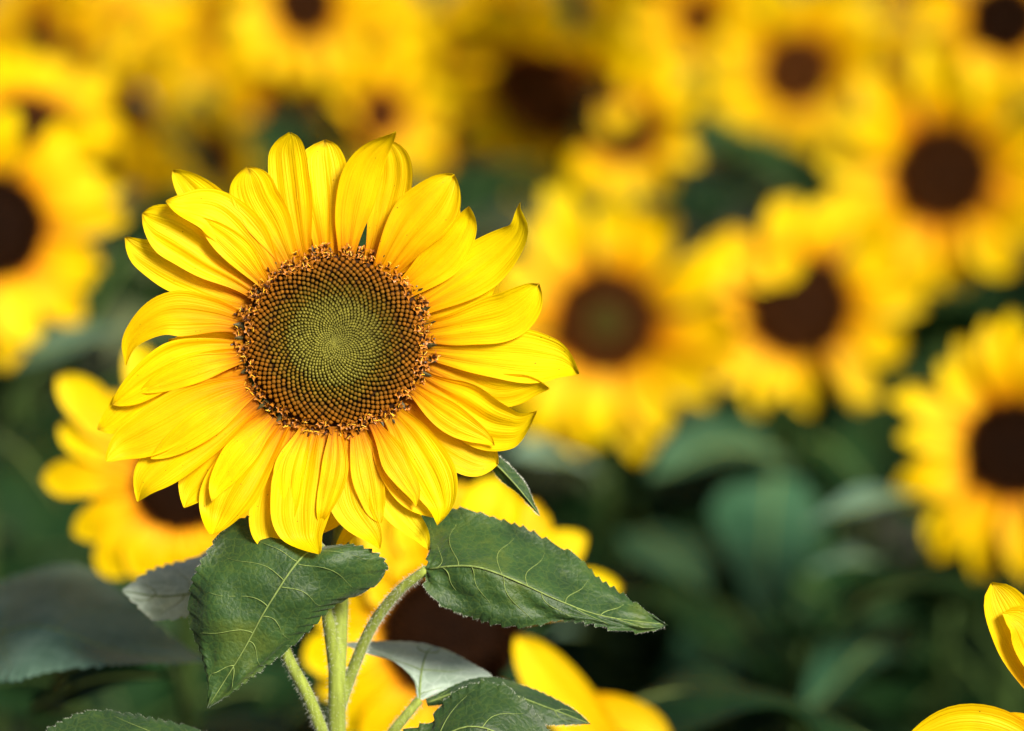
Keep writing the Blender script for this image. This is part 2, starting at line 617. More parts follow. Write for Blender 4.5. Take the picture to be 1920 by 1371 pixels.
def saw_leaf_part(root, O, mid, left, right, name='leaf', mat=LEAF, serr=(0.0019, 0.0072), bulge=0.0, quilt=0.0012,
                  nq=6, seed=0, veins=5, vein_r=0.0004, hair=True, nu=15, nv=40, side_t=0.2):
    S, V, F, UV = traced_leaf(mid, left, right, nv=nv, nu=nu, serr=serr, bulge=bulge, quilt=quilt, nq=nq, seed=seed)
    lf = link(name, mesh(name, rel(V, O), F, mat, UV), root)
    lift = -FWD * vein_r * 0.5
    n = 26
    P = [S(0, t) + lift for t in np.linspace(0.0, 0.985, n)]
    v, f = tube(rel(P, O), np.linspace(vein_r * 1.7, vein_r * 0.6, n), 6)
    link('midrib', mesh('midrib', v, f, VEIN), lf)
    r = np.random.default_rng(seed + 5)
    for k in range(veins):
        t0 = 0.03 + 0.72 * (k / max(1, veins - 1)) ** 1.1 if veins > 1 else 0.2
        for sg in (-1, 1):
            tt = t0 + r.uniform(-0.02, 0.02) + (0.03 if sg > 0 else 0)
            smax = r.uniform(0.7, 0.88)
            P = []
            for x in np.linspace(0, 1, 16):
                a = x * smax
                P.append(S(sg * a, min(0.97, max(0.0, tt) + side_t * a ** 1.15 + 0.01 * math.sin(7 * x + k))) + lift)
            v, f = tube(rel(P, O), np.linspace(vein_r * 0.8, vein_r * 0.15, 16), 5)
            link('side_vein', mesh('side_vein', v, f, VEIN), lf)
    if hair:
        pts, nn = [], []
        for sg in (-1, 1):
            for t in r.uniform(0.02, 0.99, 420):
                s = sg * r.uniform(0.97, 1.0)
                p_ = S(s, t)
                d = nrm(S(sg * 0.97, t) - S(sg * 0.8, t))
                pts.append(p_)
                nn.append(d)
        hairs_on(pts, nn, 0.0012, 0.00004, r, 'margin_hair', lf, O)
    return lf


def petiole_part(parent, O, pts, r0, r1, mat=STEM, ns=10, n=24, hair=0, name='petiole', seed=3):
    C = spline(pts, n)
    R = np.linspace(r0, r1, n)
    v, f = tube(rel(C, O), R, ns)
    ob = link(name, mesh(name, v, f, mat), parent)
    if hair:
        r = np.random.default_rng(seed)
        T = np.gradient(C, axis=0)
        P, NN = [], []
        for _ in range(hair):
            i = r.integers(0, n - 1)
            fr = r.random()
            c = C[i] * (1 - fr) + C[i + 1] * fr
            d = r.normal(0, 1, 3)
            tv = nrm(T[i])
            d = nrm(d - tv * np.dot(d, tv))
            P.append(c + d * R[i] * 0.98)
            NN.append(d)
        hairs_on(P, NN, 0.0021, 0.00005, r, 'stem_hair', ob, O, 0.5)
    return ob


# ------------------------------------------------------------------ disc florets
def bud(center, axis, out, size, length, ns=6):
    """a closed floret: short ridged dome, leaning"""
    a = nrm(axis)
    u = nrm(out - a * np.dot(out, a))
    w = np.cross(a, u)
    V, F = [], []
    prof = [(0.8, 0.0), (1.0, 0.4), (0.94, 0.72), (0.58, 0.94), (0.14, 1.0)]
    for k, (rr, h) in enumerate(prof):
        for j in range(ns):
            th = 2 * math.pi * j / ns + 0.3
            V.append(center + size * rr * (math.cos(th) * u + math.sin(th) * w) + a * length * h)
    for k in range(len(prof) - 1):
        for j in range(ns):
            F.append((k * ns + j, k * ns + (j + 1) % ns, (k + 1) * ns + (j + 1) % ns, (k + 1) * ns + j))
    F.append(tuple((len(prof) - 1) * ns + j for j in range(ns)))
    return V, F


def open_floret(r, s=1.0):
    """unit open floret along +Z: corolla tube with five recurved lobes, dark anther column, sometimes a stigma"""
    V, F, MI = [], [], []
    ns = 10
    rings = [(0.38, 0.0), (0.42, 0.5), (0.55, 0.95), (0.75, 1.2)]
    for rr, h in rings:
        for j in range(ns):
            th = 2 * math.pi * j / ns
            V.append((rr * math.cos(th), rr * math.sin(th), h))
    for k in range(len(rings) - 1):
        for j in range(ns):
            F.append((k * ns + j, k * ns + (j + 1) % ns, (k + 1) * ns + (j + 1) % ns, (k + 1) * ns + j))
            MI.append(0)
    top = (len(rings) - 1) * ns
    for l in range(5):
        j0, j1, j2 = 2 * l, 2 * l + 1, (2 * l + 2) % ns
        th = 2 * math.pi * (2 * l + 1) / ns
        curl = r.uniform(-0.25, 0.35)
        o = len(V)
        rr1, rr2 = r.uniform(0.95, 1.15), r.uniform(1.25, 1.65)
        c, s_ = math.cos(th), math.sin(th)
        V.append((rr1 * c - 0.2 * s_, rr1 * s_ + 0.2 * c, 1.36 + curl * 0.3))
        V.append((rr1 * c + 0.2 * s_, rr1 * s_ - 0.2 * c, 1.36 + curl * 0.3))
        V.append((rr2 * c, rr2 * s_, 1.2 + curl))
        F += [(top + j1, top + j2, o), (top + j0, top + j1, o + 1), (top + j1, o, o + 2, o + 1)]
        MI += [0, 0, 0]
    hcol = r.uniform(1.3, 2.3)
    v, f = tube([(0, 0, 0.3), (0.03, 0, hcol * 0.6), (0.08, 0.03, hcol)], [0.24, 0.27, 0.2], 7)
    o = len(V)
    V += [tuple(x) for x in v]
    F += [tuple(i + o for i in q) for q in f]
    MI += [1] * len(f)
    if r.random() < 0.55:
        for sg in (-1, 1):
            v, f = tube([(0.06, 0, hcol), (0.06, sg * 0.15, hcol + 0.35), (0.06, sg * 0.5, hcol + 0.35), (0.06, sg * 0.55, hcol + 0.1)],
                        [0.1, 0.09, 0.08, 0.05], 5)
            o = len(V)
            V += [tuple(x) for x in v]
            F += [tuple(i + o for i in q) for q in f]
            MI += [2] * len(f)
    return V, F, MI


def lerp3(a, b, t):
    return np.array(a) * (1 - t) + np.array(b) * t


def disc_color(u):
    """pigment of the florets from the green young centre to the brown rim"""
    st = [(0.0, (0.14, 0.135, 0.018)), (0.40, (0.125, 0.11, 0.012)), (0.62, (0.085, 0.060, 0.005)), (0.76, (0.085, 0.038, 0.003)),
          (0.86, (0.12, 0.042, 0.002)), (1.0, (0.17, 0.055, 0.002))]
    for (a, ca), (b, cb) in zip(st[:-1], st[1:]):
        if u <= b:
            return lerp3(ca, cb, (u - a) / (b - a))
    return np.array(st[-1][1])


def floret_list(R, s0, s1):
    """golden-angle spiral whose spacing grows from s0 in the centre to s1 at the rim"""
    out = []
    rad, n = 0.35 * s0, 0
    while rad < R:
        s = s0 + (s1 - s0) * min(1, rad / R)
        out.append((rad, n * 2.399963, s))
        rad += s * s / (2 * math.pi * rad) * 1.0
        n += 1
    return out


# ================================================================== THE SHARP SUNFLOWER
PX = K * DF
HC = (628.0, 640.0)
HO = at(HC[0], HC[1], DF)


def hp(px, py, z=0.0):
    """photo pixel on the sharp flower's own plane, z metres towards the viewer"""
    return at(px, py, DF - z)


hero_base = np.array([at(633, 1371, DF + 0.03)[0], at(633, 1371, DF + 0.03)[1] + 0.02, GZ])
hero = root_at('sunflower', hero_base)
tag(hero, 'large sharply focused yellow sunflower with green centred disc in front of the blurred field', 'sunflower')
O = hero_base

# --- stem
stem_pts = [hp(628, 690, -0.018), hp(634, 800, -0.036), hp(640, 950, -0.040), hp(638, 1100, -0.034), hp(634, 1240, -0.030), hp(632, 1371, -0.030)]
low = hp(632, 1371, -0.030)
stem_pts += [np.array([low[0], low[1] + 0.01, low[2] - 0.25]), np.array([low[0] + 0.01, low[1] + 0.03, low[2] - 0.7]), np.array([hero_base[0], hero_base[1], GZ - 0.03])]
C = spline(stem_pts, 90)
Rr = np.interp(np.linspace(0, 1, 90), [0, 0.05, 0.2, 0.4, 1], [0.0065, 0.0046, 0.0048, 0.0066, 0.012])
v, f = tube(rel(C, O), Rr, 16)
hstem = link('stem', mesh('stem', v, f, STEM), hero)
r_ = np.random.default_rng(11)
T_ = np.gradient(C, axis=0)
P_, N_ = [], []
for _ in range(5200):
    i = r_.integers(6, 36)
    fr = r_.random()
    d = r_.normal(0, 1, 3)
    tv = nrm(T_[i])
    d = nrm(d - tv * np.dot(d, tv))
    P_.append(C[i] * (1 - fr) + C[i + 1] * fr + d * Rr[i] * 0.98)
    N_.append(d)
hairs_on(P_, N_, 0.0022, 0.00005, r_, 'stem_hair', hstem, O, 0.5)

# --- disc
RX, RY = 172.0, 163.0      # disc half axes in photo pixels


def disc_z(u):
    return 0.004 + 0.0075 * (1 - u ** 2.4) - 0.0035 * math.exp(-(u / 0.22) ** 2) + 0.002 * math.exp(-((u - 0.86) / 0.12) ** 2)


def dpt(u, th, dz=0.0):
    return hp(HC[0] + u * RX * math.cos(th), HC[1] - u * RY * math.sin(th), disc_z(u) + dz)


dv, df_, dc = [], [], []
nr, na = 22, 64
for i in range(nr):
    u = 0.02 + 0.98 * i / (nr - 1)
    for j in range(na):
        th = 2 * math.pi * j / na
        dv.append(dpt(u, th, -0.0012))
        dc.append((0.030, 0.012, 0.004) if u > 0.45 else lerp3((0.07, 0.075, 0.014), (0.03, 0.012, 0.004), u / 0.45))
for j in range(na):                       # back of the receptacle
    th = 2 * math.pi * j / na
    dv.append(hp(HC[0] + 0.98 * RX * math.cos(th), HC[1] - 0.98 * RY * math.sin(th), -0.010))
    dc.append((0.05, 0.09, 0.02))
for i in range(nr):
    for j in range(na):
        df_.append((i * na + j, i * na + (j + 1) % na, (i + 1) * na + (j + 1) % na, (i + 1) * na + j))
df_.append(tuple(nr * na + j for j in range(na)))
df_.append(tuple(range(na))[::-1])
hdisc = link('disc', mesh('disc', rel(dv, O), df_, DISC, cols=dc), hero)

r_ = np.random.default_rng(21)
fl = floret_list(1.0, 0.0225, 0.057)
inner = [x for x in fl if x[0] < 0.82]
outer = [x for x in fl if 0.82 <= x[0] < 0.96]
stuffV, stuffF, stuffC = [], [], []


def bud_at(u, th, sp):
    u += r_.normal(0, 0.06) * sp
    th += r_.normal(0, 0.06) * sp / max(u, 0.05)
    c = dpt(u, th, -0.0010)
    outd = nrm(RGT * math.cos(th) + UPV * math.sin(th))
    lean = -2.0 * (1 - min(1, u / 0.75)) ** 0.55 if u < 0.75 else 0.10    # young florets lean towards the centre
    ax = nrm(-FWD + outd * (lean + r_.normal(0, 0.04)))
    size = sp * RX * PX * 0.54
    ln = size * (3.6 - 2.0 * min(1, u / 0.8)) * r_.uniform(0.92, 1.1)
    if u < 0.6:
        size *= 0.86
    else:
        size *= r_.uniform(0.92, 1.06)
    v, f = bud(c, ax, outd, size, ln)
    col = disc_color(min(1, max(0, u + r_.normal(0, 0.035)))) * r_.uniform(0.8, 1.2)
    cc = []
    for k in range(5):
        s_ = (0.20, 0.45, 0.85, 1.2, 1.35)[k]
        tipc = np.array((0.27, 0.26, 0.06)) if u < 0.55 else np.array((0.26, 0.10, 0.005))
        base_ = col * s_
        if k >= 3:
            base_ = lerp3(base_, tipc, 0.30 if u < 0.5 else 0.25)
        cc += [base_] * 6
    return v, f, cc


for (u, th, sp) in inner:
    v, f, cc = bud_at(u, th, sp)
    o = len(stuffV)
    stuffV += v
    stuffF += [tuple(i + o for i in q) for q in f]
    stuffC += cc
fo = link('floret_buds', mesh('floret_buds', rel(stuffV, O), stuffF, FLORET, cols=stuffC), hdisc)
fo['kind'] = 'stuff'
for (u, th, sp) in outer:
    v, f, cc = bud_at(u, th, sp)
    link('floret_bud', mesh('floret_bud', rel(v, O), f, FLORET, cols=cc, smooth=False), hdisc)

of_protos = []
for k in range(7):
    V, F, MI = open_floret(np.random.default_rng(100 + k))
    of_protos.append(mesh('open_floret', V, F, [COROLLA, ANTHER, STIGMA], smooth=False, mat_idx=MI))
for ring, cnt in ((0.90, 34), (0.955, 46), (1.0, 50), (1.05, 44)):
    for k in range(cnt):
        th = 2 * math.pi * (k + r_.uniform(-0.35, 0.35)) / cnt
        if ring < 0.92 and math.sin(th * 2 + 2.6) < -0.1:
            continue
        u = ring + r_.normal(0, 0.022)
        pos = dpt(min(u, 1.06), th, -0.001) - O
        outd = RGT * math.cos(th) + UPV * math.sin(th)
        ax = Vector(nrm(-FWD + outd * r_.uniform(0.1, 0.9) + r_.normal(0, 0.25, 3)))
        q = ax.to_track_quat('Z', 'Y') @ Matrix.Rotation(r_.uniform(0, 6.28), 3, 'Z').to_quaternion()
        sc = PX * r_.uniform(6.0, 9.0)
        M = Matrix.Translation(Vector(pos)) @ q.to_matrix().to_4x4() @ Matrix.Diagonal((sc, sc, sc * r_.uniform(0.9, 1.3), 1))
        link('open_floret', of_protos[r_.integers(0, 7)], hdisc, M)

# chaff scales: dark olive points between the petals
for k in range(34):
    th = 2 * math.pi * (k + r_.uniform(-0.3, 0.3)) / 34
    L_ = r_.uniform(14, 27) * PX
    b0 = dpt(1.0, th, -0.0015)
    outd = nrm(RGT * math.cos(th) + UPV * math.sin(th))
    lat = nrm(np.cross(outd, FWD))
    w = r_.uniform(5, 8) * PX
    tip = b0 + outd * L_ - FWD * L_ * r_.uniform(0.15, 0.6)
    V = [b0 - lat * w, b0 + lat * w, b0 - FWD * w * 0.8, b0 + outd * L_ * 0.5 - lat * w * 0.75 - FWD * L_ * 0.15, b0 + outd * L_ * 0.5 + lat * w * 0.75 - FWD * L_ * 0.15, b0 + outd * L_ * 0.5 - FWD * (L_ * 0.15 + w * 0.5), tip]
    F = [(0, 2, 5, 3), (2, 1, 4, 5), (3, 5, 6), (5, 4, 6), (0, 3, 4, 1), (3, 6, 4)]
    link('chaff_scale', mesh('chaff_scale', rel(V, O), F, CHAFF, smooth=False), hero)

# --- petals, clockwise from the top: photo pixels of base, (bend points), tip; half width; layer depth in mm
# each: (points, half width px, layer mm, lift of middle mm, lift of tip mm, options)
HP = [
    ([(572, 500), (551, 390), (534, 250)], 36, 1.5, 10, 6, dict(p=5.5, q=0.8, tm=0.62, notch=0.25)),
    ([(612, 495), (610, 390), (598, 264)], 44, 0.0, 9, 2, dict(p=3.6, tm=0.62, notch=0.2)),
    ([(650, 490), (664, 380), (690, 300), (743, 247)], 34, 3.0, 12, 16, dict(p=1.7, q=0.8, tm=0.55, twist=(0, 0.5))),
    ([(695, 500), (728, 390), (742, 320), (728, 258)], 37, -1.0, 5, 8, dict(p=2.4, tm=0.6)),
    ([(712, 522), (765, 440), (812, 385), (852, 327)], 47, 3.5, 12, 8, dict(p=2.4, tm=0.6, groove=0.09)),
    ([(724, 520), (800, 455), (838, 410), (860, 375)], 26, 0.5, 7, 4, dict(p=2.2, tm=0.6)),
    ([(745, 552), (810, 500), (858, 450), (886, 391)], 35, 2.5, 10, 9, dict(p=1.9, tm=0.55)),
    ([(768, 584), (850, 535), (930, 478), (972, 430), (960, 385)], 43, 0.8, 8, 16, dict(p=1.35, q=0.9, tm=0.52, twist=(0.0, -0.35))),
    ([(775, 600), (850, 572), (930, 520)], 32, -2.0, 3, 2, dict(p=2.0)),
    ([(792, 625), (875, 610), (955, 590), (1016, 537)], 42, 2.6, 10, 10, dict(p=2.6, tm=0.58, twist=(0, 0.25))),
    ([(796, 655), (880, 662), (980, 668), (1088, 680)], 45, 0.6, 8, 6, dict(p=2.2, tm=0.6)),
    ([(795, 682), (870, 708), (940, 734), (1026, 712)], 32, -1.2, 5, 8, dict(p=2.0, tm=0.6, twist=(0, 0.4))),
    ([(785, 710), (850, 752), (920, 795), (1003, 805)], 46, 2.2, 11, 10, dict(p=2.0, tm=0.58, groove=0.08)),
    ([(758, 745), (810, 795), (870, 838), (935, 868)], 44, -0.6, 6, 2, dict(p=3.2, tm=0.6)),
    ([(732, 772), (775, 830), (815, 900), (838, 978)], 44, 3.6, 13, 9, dict(p=1.9, q=0.8, tm=0.55)),
    ([(703, 790), (730, 850), (775, 920), (828, 970)], 33, 1.0, 9, 4, dict(p=2.2, tm=0.5)),
    ([(688, 795), (712, 870), (750, 955), (810, 1026)], 32, -1.0, 6, 6, dict(p=1.8, tm=0.5)),
    ([(668, 795), (684, 860), (696, 920), (705, 982)], 27, 2.6, 8, 4, dict(p=2.4, tm=0.5)),
    ([(640, 800), (648, 870), (660, 950), (718, 1024)], 38, 0.8, 9, 10, dict(p=1.7, tm=0.5)),
    ([(652, 900), (668, 970), (628, 1034)], 14, -6.0, -6, -4, dict(p=1.6)),
    ([(596, 800), (578, 870), (565, 960), (574, 1040)], 52, 3.2, 13, 8, dict(p=2.8, tm=0.52, groove=0.08)),
    ([(553, 795), (535, 850), (510, 950), (506, 1041)], 36, 0.4, 8, 5, dict(p=3.4, tm=0.62)),
    ([(600, 850), (610, 930), (606, 1000)], 40, -6, -5, -6, dict(p=2.4)),
    ([(527, 788), (480, 850), (430, 920), (398, 1000)], 50, 3.0, 12, 8, dict(p=2.4, tm=0.56, groove=0.08)),
    ([(505, 778), (450, 830), (395, 880), (336, 942)], 42, 0.2, 6, 4, dict(p=2.2, tm=0.56)),
    ([(480, 752), (410, 800), (330, 850), (246, 930)], 42, 2.2, 11, 8, dict(p=2.0, tm=0.6, groove=0.08)),
    ([(470, 722), (400, 745), (300, 800), (195, 850)], 44, 3.8, 13, 6, dict(p=2.0, tm=0.55)),
    ([(460, 690), (380, 715), (270, 755), (190, 815)], 42, 0.6, 7, 2, dict(p=2.2, tm=0.6)),
    ([(458, 655), (380, 668), (290, 705), (212, 760)], 38, 2.6, 12, 4, dict(p=2.0, tm=0.5, groove=0.08)),
    ([(462, 608), (395, 592), (310, 590), (252, 628), (228, 680)], 40, 0.4, 10, -4, dict(p=1.15, q=0.95, tm=0.45)),
    ([(474, 568), (400, 540), (310, 495), (230, 456)], 40, -1.4, 5, 5, dict(p=2.0, tm=0.6)),
    ([(488, 548), (410, 490), (330, 435), (262, 408)], 46, 1.8, 10, 9, dict(p=2.6, tm=0.62, groove=0.08)),
    ([(515, 522), (460, 450), (400, 395), (312, 386)], 44, 3.4, 13, 12, dict(p=1.9, tm=0.5)),
    ([(520, 520), (440, 430), (375, 370), (328, 314)], 36, -3.0, 0, -1, dict(p=2.4, tm=0.62)),
    ([(550, 507), (515, 430), (480, 370), (462, 312)], 40, 2.8, 11, 10, dict(p=4.0, q=0.8, tm=0.62, notch=0.3)),
    ([(495, 770), (430, 830), (370, 890)], 36, -2.5, -2, -4, dict(p=2.2, base=0.7)),
    ([(515, 782), (480, 850), (450, 930)], 32, -2.5, -2, -4, dict(p=2.2, base=0.7)),
    ([(478, 740), (400, 775), (320, 820)], 34, -2.5, -2, -4, dict(p=2.2, base=0.7)),
    ([(600, 500), (585, 420), (572, 300)], 26, -1.5, 2, 2, dict(p=2.0)),
    ([(630, 800), (628, 880), (600, 985)], 24, 4.6, 12, 9, dict(p=1.8, tm=0.45)),
    ([(575, 800), (545, 880), (540, 985)], 26, 4.4, 12, 6, dict(p=2.0, tm=0.5)),
    ([(512, 785), (450, 850), (392, 935)], 26, 4.4, 12, 6, dict(p=1.8, tm=0.5)),
    ([(472, 735), (390, 790), (285, 862)], 26, 4.6, 14, 7, dict(p=1.8, tm=0.5)),
    ([(772, 728), (840, 780), (930, 830)], 26, 4.2, 12, 6, dict(p=1.8, tm=0.5)),
    ([(700, 792), (745, 870), (790, 945)], 22, 5.0, 13, 7, dict(p=1.8, tm=0.5)),
    ([(458, 670), (370, 690), (262, 735)], 24, 4.4, 12, 5, dict(p=1.8, tm=0.5)),
    ([(500, 535), (440, 465), (372, 410)], 26, 4.6, 13, 9, dict(p=1.8, tm=0.5)),
    # second row, seen only between the others
    ([(620, 500), (640, 420), (650, 350)], 30, -4.0, -2, -4, dict(p=2.4)),
    ([(700, 520), (760, 440), (790, 390)], 34, -5.0, -3, -4, dict(p=2.4)),
    ([(480, 560), (400, 510), (330, 480)], 34, -5.0, -4, -6, dict(p=2.2)),
    ([(470, 640), (390, 640), (320, 655)], 30, -5.0, -4, -6, dict(p=2.2)),
    ([(460, 740), (370, 790), (290, 850)], 34, -5.0, -4, -6, dict(p=2.2)),
    ([(500, 790), (450, 850), (400, 915)], 34, -5.0, -4, -6, dict(p=2.2)),
    ([(780, 740), (850, 790), (900, 830)], 34, -5.0, -4, -6, dict(p=2.2)),
    ([(710, 800), (750, 870), (790, 930)], 32, -5.0, -4, -6, dict(p=2.2)),
]
for k, (pts, hw, lay, mz, tz, opt) in enumerate(HP):
    n = len(pts)
    zz = np.interp(np.linspace(0, 1, n), [0, 0.55, 1], [lay * 0.9, lay + mz * 0.55, lay + tz * 0.9]) / 1000.0
    ctrl = [hp(x, y, z + 0.001) for (x, y), z in zip(pts, zz)]
    kw = dict(base=0.42, tm=0.55, p=2.2, q=0.75, cup=0.14, groove=0.045, ripple=0.035, wob=0.045)
    kw.update(opt)
    kw['groove'] *= 0.8
    rk = np.random.default_rng(900 + k)
    kw.setdefault('twist', (0.0, rk.uniform(-0.35, 0.35)))
    kw.update(hook=rk.normal(0, 0.28), hookz=rk.normal(0.1, 0.3))
    kw['wob'] = rk.uniform(0.03, 0.09)
    V, F, UV = blade(ctrl, hw * PX * 1.1, Z=-FWD, nu=21, nv=34, seed=300 + k, **kw)
    link('petal', mesh('petal', rel(V, O), F, PETAL, UV), hero)

# sepals behind the head
for k in range(18):
    th = 2 * math.pi * k / 18 + 0.1
    outd = RGT * math.cos(th) + UPV * math.sin(th)
    p0 = HO + outd * 0.034 + FWD * 0.014
    V, F, UV = blade([p0, p0 + outd * 0.018 + FWD * 0.002, p0 + outd * 0.036 - FWD * 0.001], 0.010, Z=-FWD, nu=5, nv=10, tm=0.3, base=0.8, p=1.2, q=1.0, seed=k)
    link('sepal', mesh('sepal', rel(V, O), F, LEAF, UV), hero)


def zl(pts, zs):
    n = len(pts)
    z = np.interp(np.linspace(0, 1, n), np.linspace(0, 1, len(zs)), zs) / 1000.0
    return [hp(x, y, q) for (x, y), q in zip(pts, z)]


# --- left front leaf
lf = saw_leaf_part(
    hero, O,
    zl([(606, 1026), (572, 1040), (544, 1072), (519, 1110), (490, 1157), (456, 1220), (389, 1328)], [2, 12, 18, 18, 16, 12, 6]),
    zl([(600, 1018), (545, 985), (471, 966), (424, 985), (387, 1032), (360, 1081), (350, 1135), (356, 1180), (372, 1220), (387, 1275), (389, 1328)], [0, -8, -12, -6, 0, 4, 4, 4, 4, 5, 6]),
    zl([(612, 1022), (669, 1020), (707, 1034), (728, 1056), (722, 1080), (690, 1110), (632, 1136), (581, 1184), (519, 1238), (440, 1297), (389, 1328)], [2, 10, 8, 2, 0, 2, 4, 6, 6, 6, 6]),
    bulge=0.10, quilt=0.0048, nq=5, seed=3, veins=6, vein_r=0.00038)
petiole_part(lf, O, [hp(606, 1378, -0.026), hp(575, 1300, -0.018), hp(535, 1222, -0.014), hp(520, 1140, -0.010), hp(560, 1060, -0.006), hp(606, 1026, 0.0015)], 0.0036, 0.0026, hair=1300)

# --- right leaf
lf = saw_leaf_part(
    hero, O,
    zl([(800, 1068), (843, 1062), (888, 1062), (930, 1074), (985, 1097), (1050, 1127), (1130, 1155), (1252, 1172)], [0, 8, 12, 13, 11, 8, 4, -4]),
    zl([(801, 1064), (806, 1030), (790, 990), (795, 962), (830, 954), (880, 957), (930, 973), (985, 993), (1035, 1020), (1085, 1047), (1118, 1083), (1160, 1113), (1205, 1142), (1252, 1172)], [0, -12, -26, -32, -32, -30, -28, -26, -24, -20, -16, -12, -8, -4]),
    zl([(799, 1072), (801, 1100), (820, 1126), (855, 1147), (900, 1162), (950, 1172), (1000, 1172), (1049, 1163), (1101, 1166), (1169, 1181), (1221, 1183), (1252, 1172)], [0, 4, 6, 8, 8, 8, 8, 9, 8, 4, 0, -4]),
    bulge=-0.05, quilt=0.0042, nq=6, seed=8, veins=6, vein_r=0.00038)
petiole_part(lf, O, [hp(636, 1330, -0.031), hp(650, 1288, -0.030), hp(668, 1240, -0.026), hp(700, 1170, -0.018), (hp(748, 1108, -0.006)), hp(800, 1068, 0.0)], 0.0034, 0.0026, hair=1300, seed=5)

# --- thin upper leaf stub running up the stem
petiole_part(hero, O, [hp(632, 1290, -0.031), hp(627, 1240, -0.028), hp(618, 1180, -0.020), hp(610, 1130, -0.014), hp(608, 1090, -0.010)], 0.0042, 0.0028, name='side_shoot', hair=500, seed=9)

# --- narrow curled bract behind the flower, lower right
saw_leaf_part(hero, O,
              zl([(880, 840), (926, 868), (960, 902), (988, 935), (1013, 968)], [-14, -10, -8, -8, -8]),
              zl([(890, 832), (936, 857), (962, 880), (986, 908), (1000, 941), (1013, 968)], [-16, -14, -13, -12, -10, -8]),
              zl([(872, 848), (914, 872), (940, 901), (972, 926), (995, 950), (1013, 968)], [-16, -14, -12, -11, -9, -8]),
              name='bract', quilt=0.0004, veins=0, seed=12, serr=(0.0003, 0.004), vein_r=0.00035)

# --- pale leaf behind on the left
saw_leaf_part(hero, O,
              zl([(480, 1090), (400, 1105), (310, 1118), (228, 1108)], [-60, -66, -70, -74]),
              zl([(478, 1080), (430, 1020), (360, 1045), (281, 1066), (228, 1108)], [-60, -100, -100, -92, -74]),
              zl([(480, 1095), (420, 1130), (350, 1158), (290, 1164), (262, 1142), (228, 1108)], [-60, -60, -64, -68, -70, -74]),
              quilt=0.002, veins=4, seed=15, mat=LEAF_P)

# --- pale leaf low in front of the second flower, with the dark strip to its right
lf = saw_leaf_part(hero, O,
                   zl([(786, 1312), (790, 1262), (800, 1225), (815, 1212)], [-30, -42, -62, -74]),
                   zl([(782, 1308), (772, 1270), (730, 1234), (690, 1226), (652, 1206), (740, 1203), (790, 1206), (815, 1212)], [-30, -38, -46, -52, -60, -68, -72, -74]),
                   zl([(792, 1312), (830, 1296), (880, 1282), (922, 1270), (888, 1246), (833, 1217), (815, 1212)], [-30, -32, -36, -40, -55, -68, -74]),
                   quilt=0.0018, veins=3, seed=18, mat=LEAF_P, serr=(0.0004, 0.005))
petiole_part(lf, O, [hp(700, 1420, -0.030), hp(745, 1362, -0.026), hp(786, 1312, -0.030)], 0.0030, 0.0026, hair=500, seed=19)
saw_leaf_part(hero, O,
              zl([(800, 1318), (880, 1292), (950, 1300), (1030, 1328), (1108, 1358)], [-26, -24, -22, -22, -24]),
              zl([(798, 1312), (870, 1278), (925, 1270), (985, 1287), (1035, 1308), (1078, 1332), (1108, 1358)], [-26, -34, -38, -38, -36, -30, -24]),
              zl([(802, 1324), (880, 1320), (950, 1345), (1030, 1358), (1108, 1358)], [-26, -18, -14, -18, -24]),
              quilt=0.001, veins=2, seed=22, serr=(0.0005, 0.006), side_t=0.15)
# --- dark leaf at the bottom edge
saw_leaf_part(hero, O,
              zl([(720, 1420), (800, 1396), (880, 1362), (960, 1392), (1060, 1500)], [-8, 4, 12, 10, 0]),
              zl([(716, 1412), (760, 1372), (809, 1358), (824, 1330), (853, 1298), (901, 1279), (943, 1287), (970, 1305), (1004, 1340), (1030, 1380), (1060, 1500)], [-8, -4, -4, -6, -10, -14, -12, -8, -6, -4, 0]),
              zl([(724, 1430), (800, 1450), (880, 1480), (960, 1510), (1060, 1500)], [-8, 6, 10, 8, 0]),
              quilt=0.002, veins=4, seed=25)
# --- leaf at the bottom left
saw_leaf_part(hero, O,
              zl([(560, 1470), (420, 1420), (300, 1390), (180, 1385), (40, 1440)], [-20, 0, 6, 4, 0]),
              zl([(556, 1460), (440, 1395), (377, 1368), (304, 1347), (247, 1336), (180, 1330), (130, 1342), (80, 1372), (40, 1440)], [-20, -14, -12, -12, -12, -12, -10, -6, 0]),
              zl([(560, 1480), (420, 1480), (300, 1490), (160, 1490), (40, 1440)], [-20, 6, 10, 6, 0]),
              quilt=0.002, veins=4, seed=28)

# ================================================================== FIELD SUNFLOWERS: shared shapes
PETAL_ME = []
for k in range(8):
    r = np.random.default_rng(400 + k)
    up = r.uniform(-0.05, 0.16)
    V, F, UV = blade([(0, 0, 0), (0.33, r.uniform(-.02, .02), 0.04 + up * 0.6), (0.68, r.uniform(-.05, .05), 0.05 + up), (1.0, r.uniform(-.1, .1), r.uniform(-0.12, 0.14))],
                     1.0 * 0.19, nu=7, nv=14, tm=r.uniform(0.45, 0.6), base=0.45, p=r.uniform(1.7, 2.8), q=0.75, cup=0.2, groove=0.08, seed=500 + k,
                     twist=(0, r.uniform(-0.3, 0.3)))
    PETAL_ME.append(mesh('petal', V, F, PETAL_W, UV))


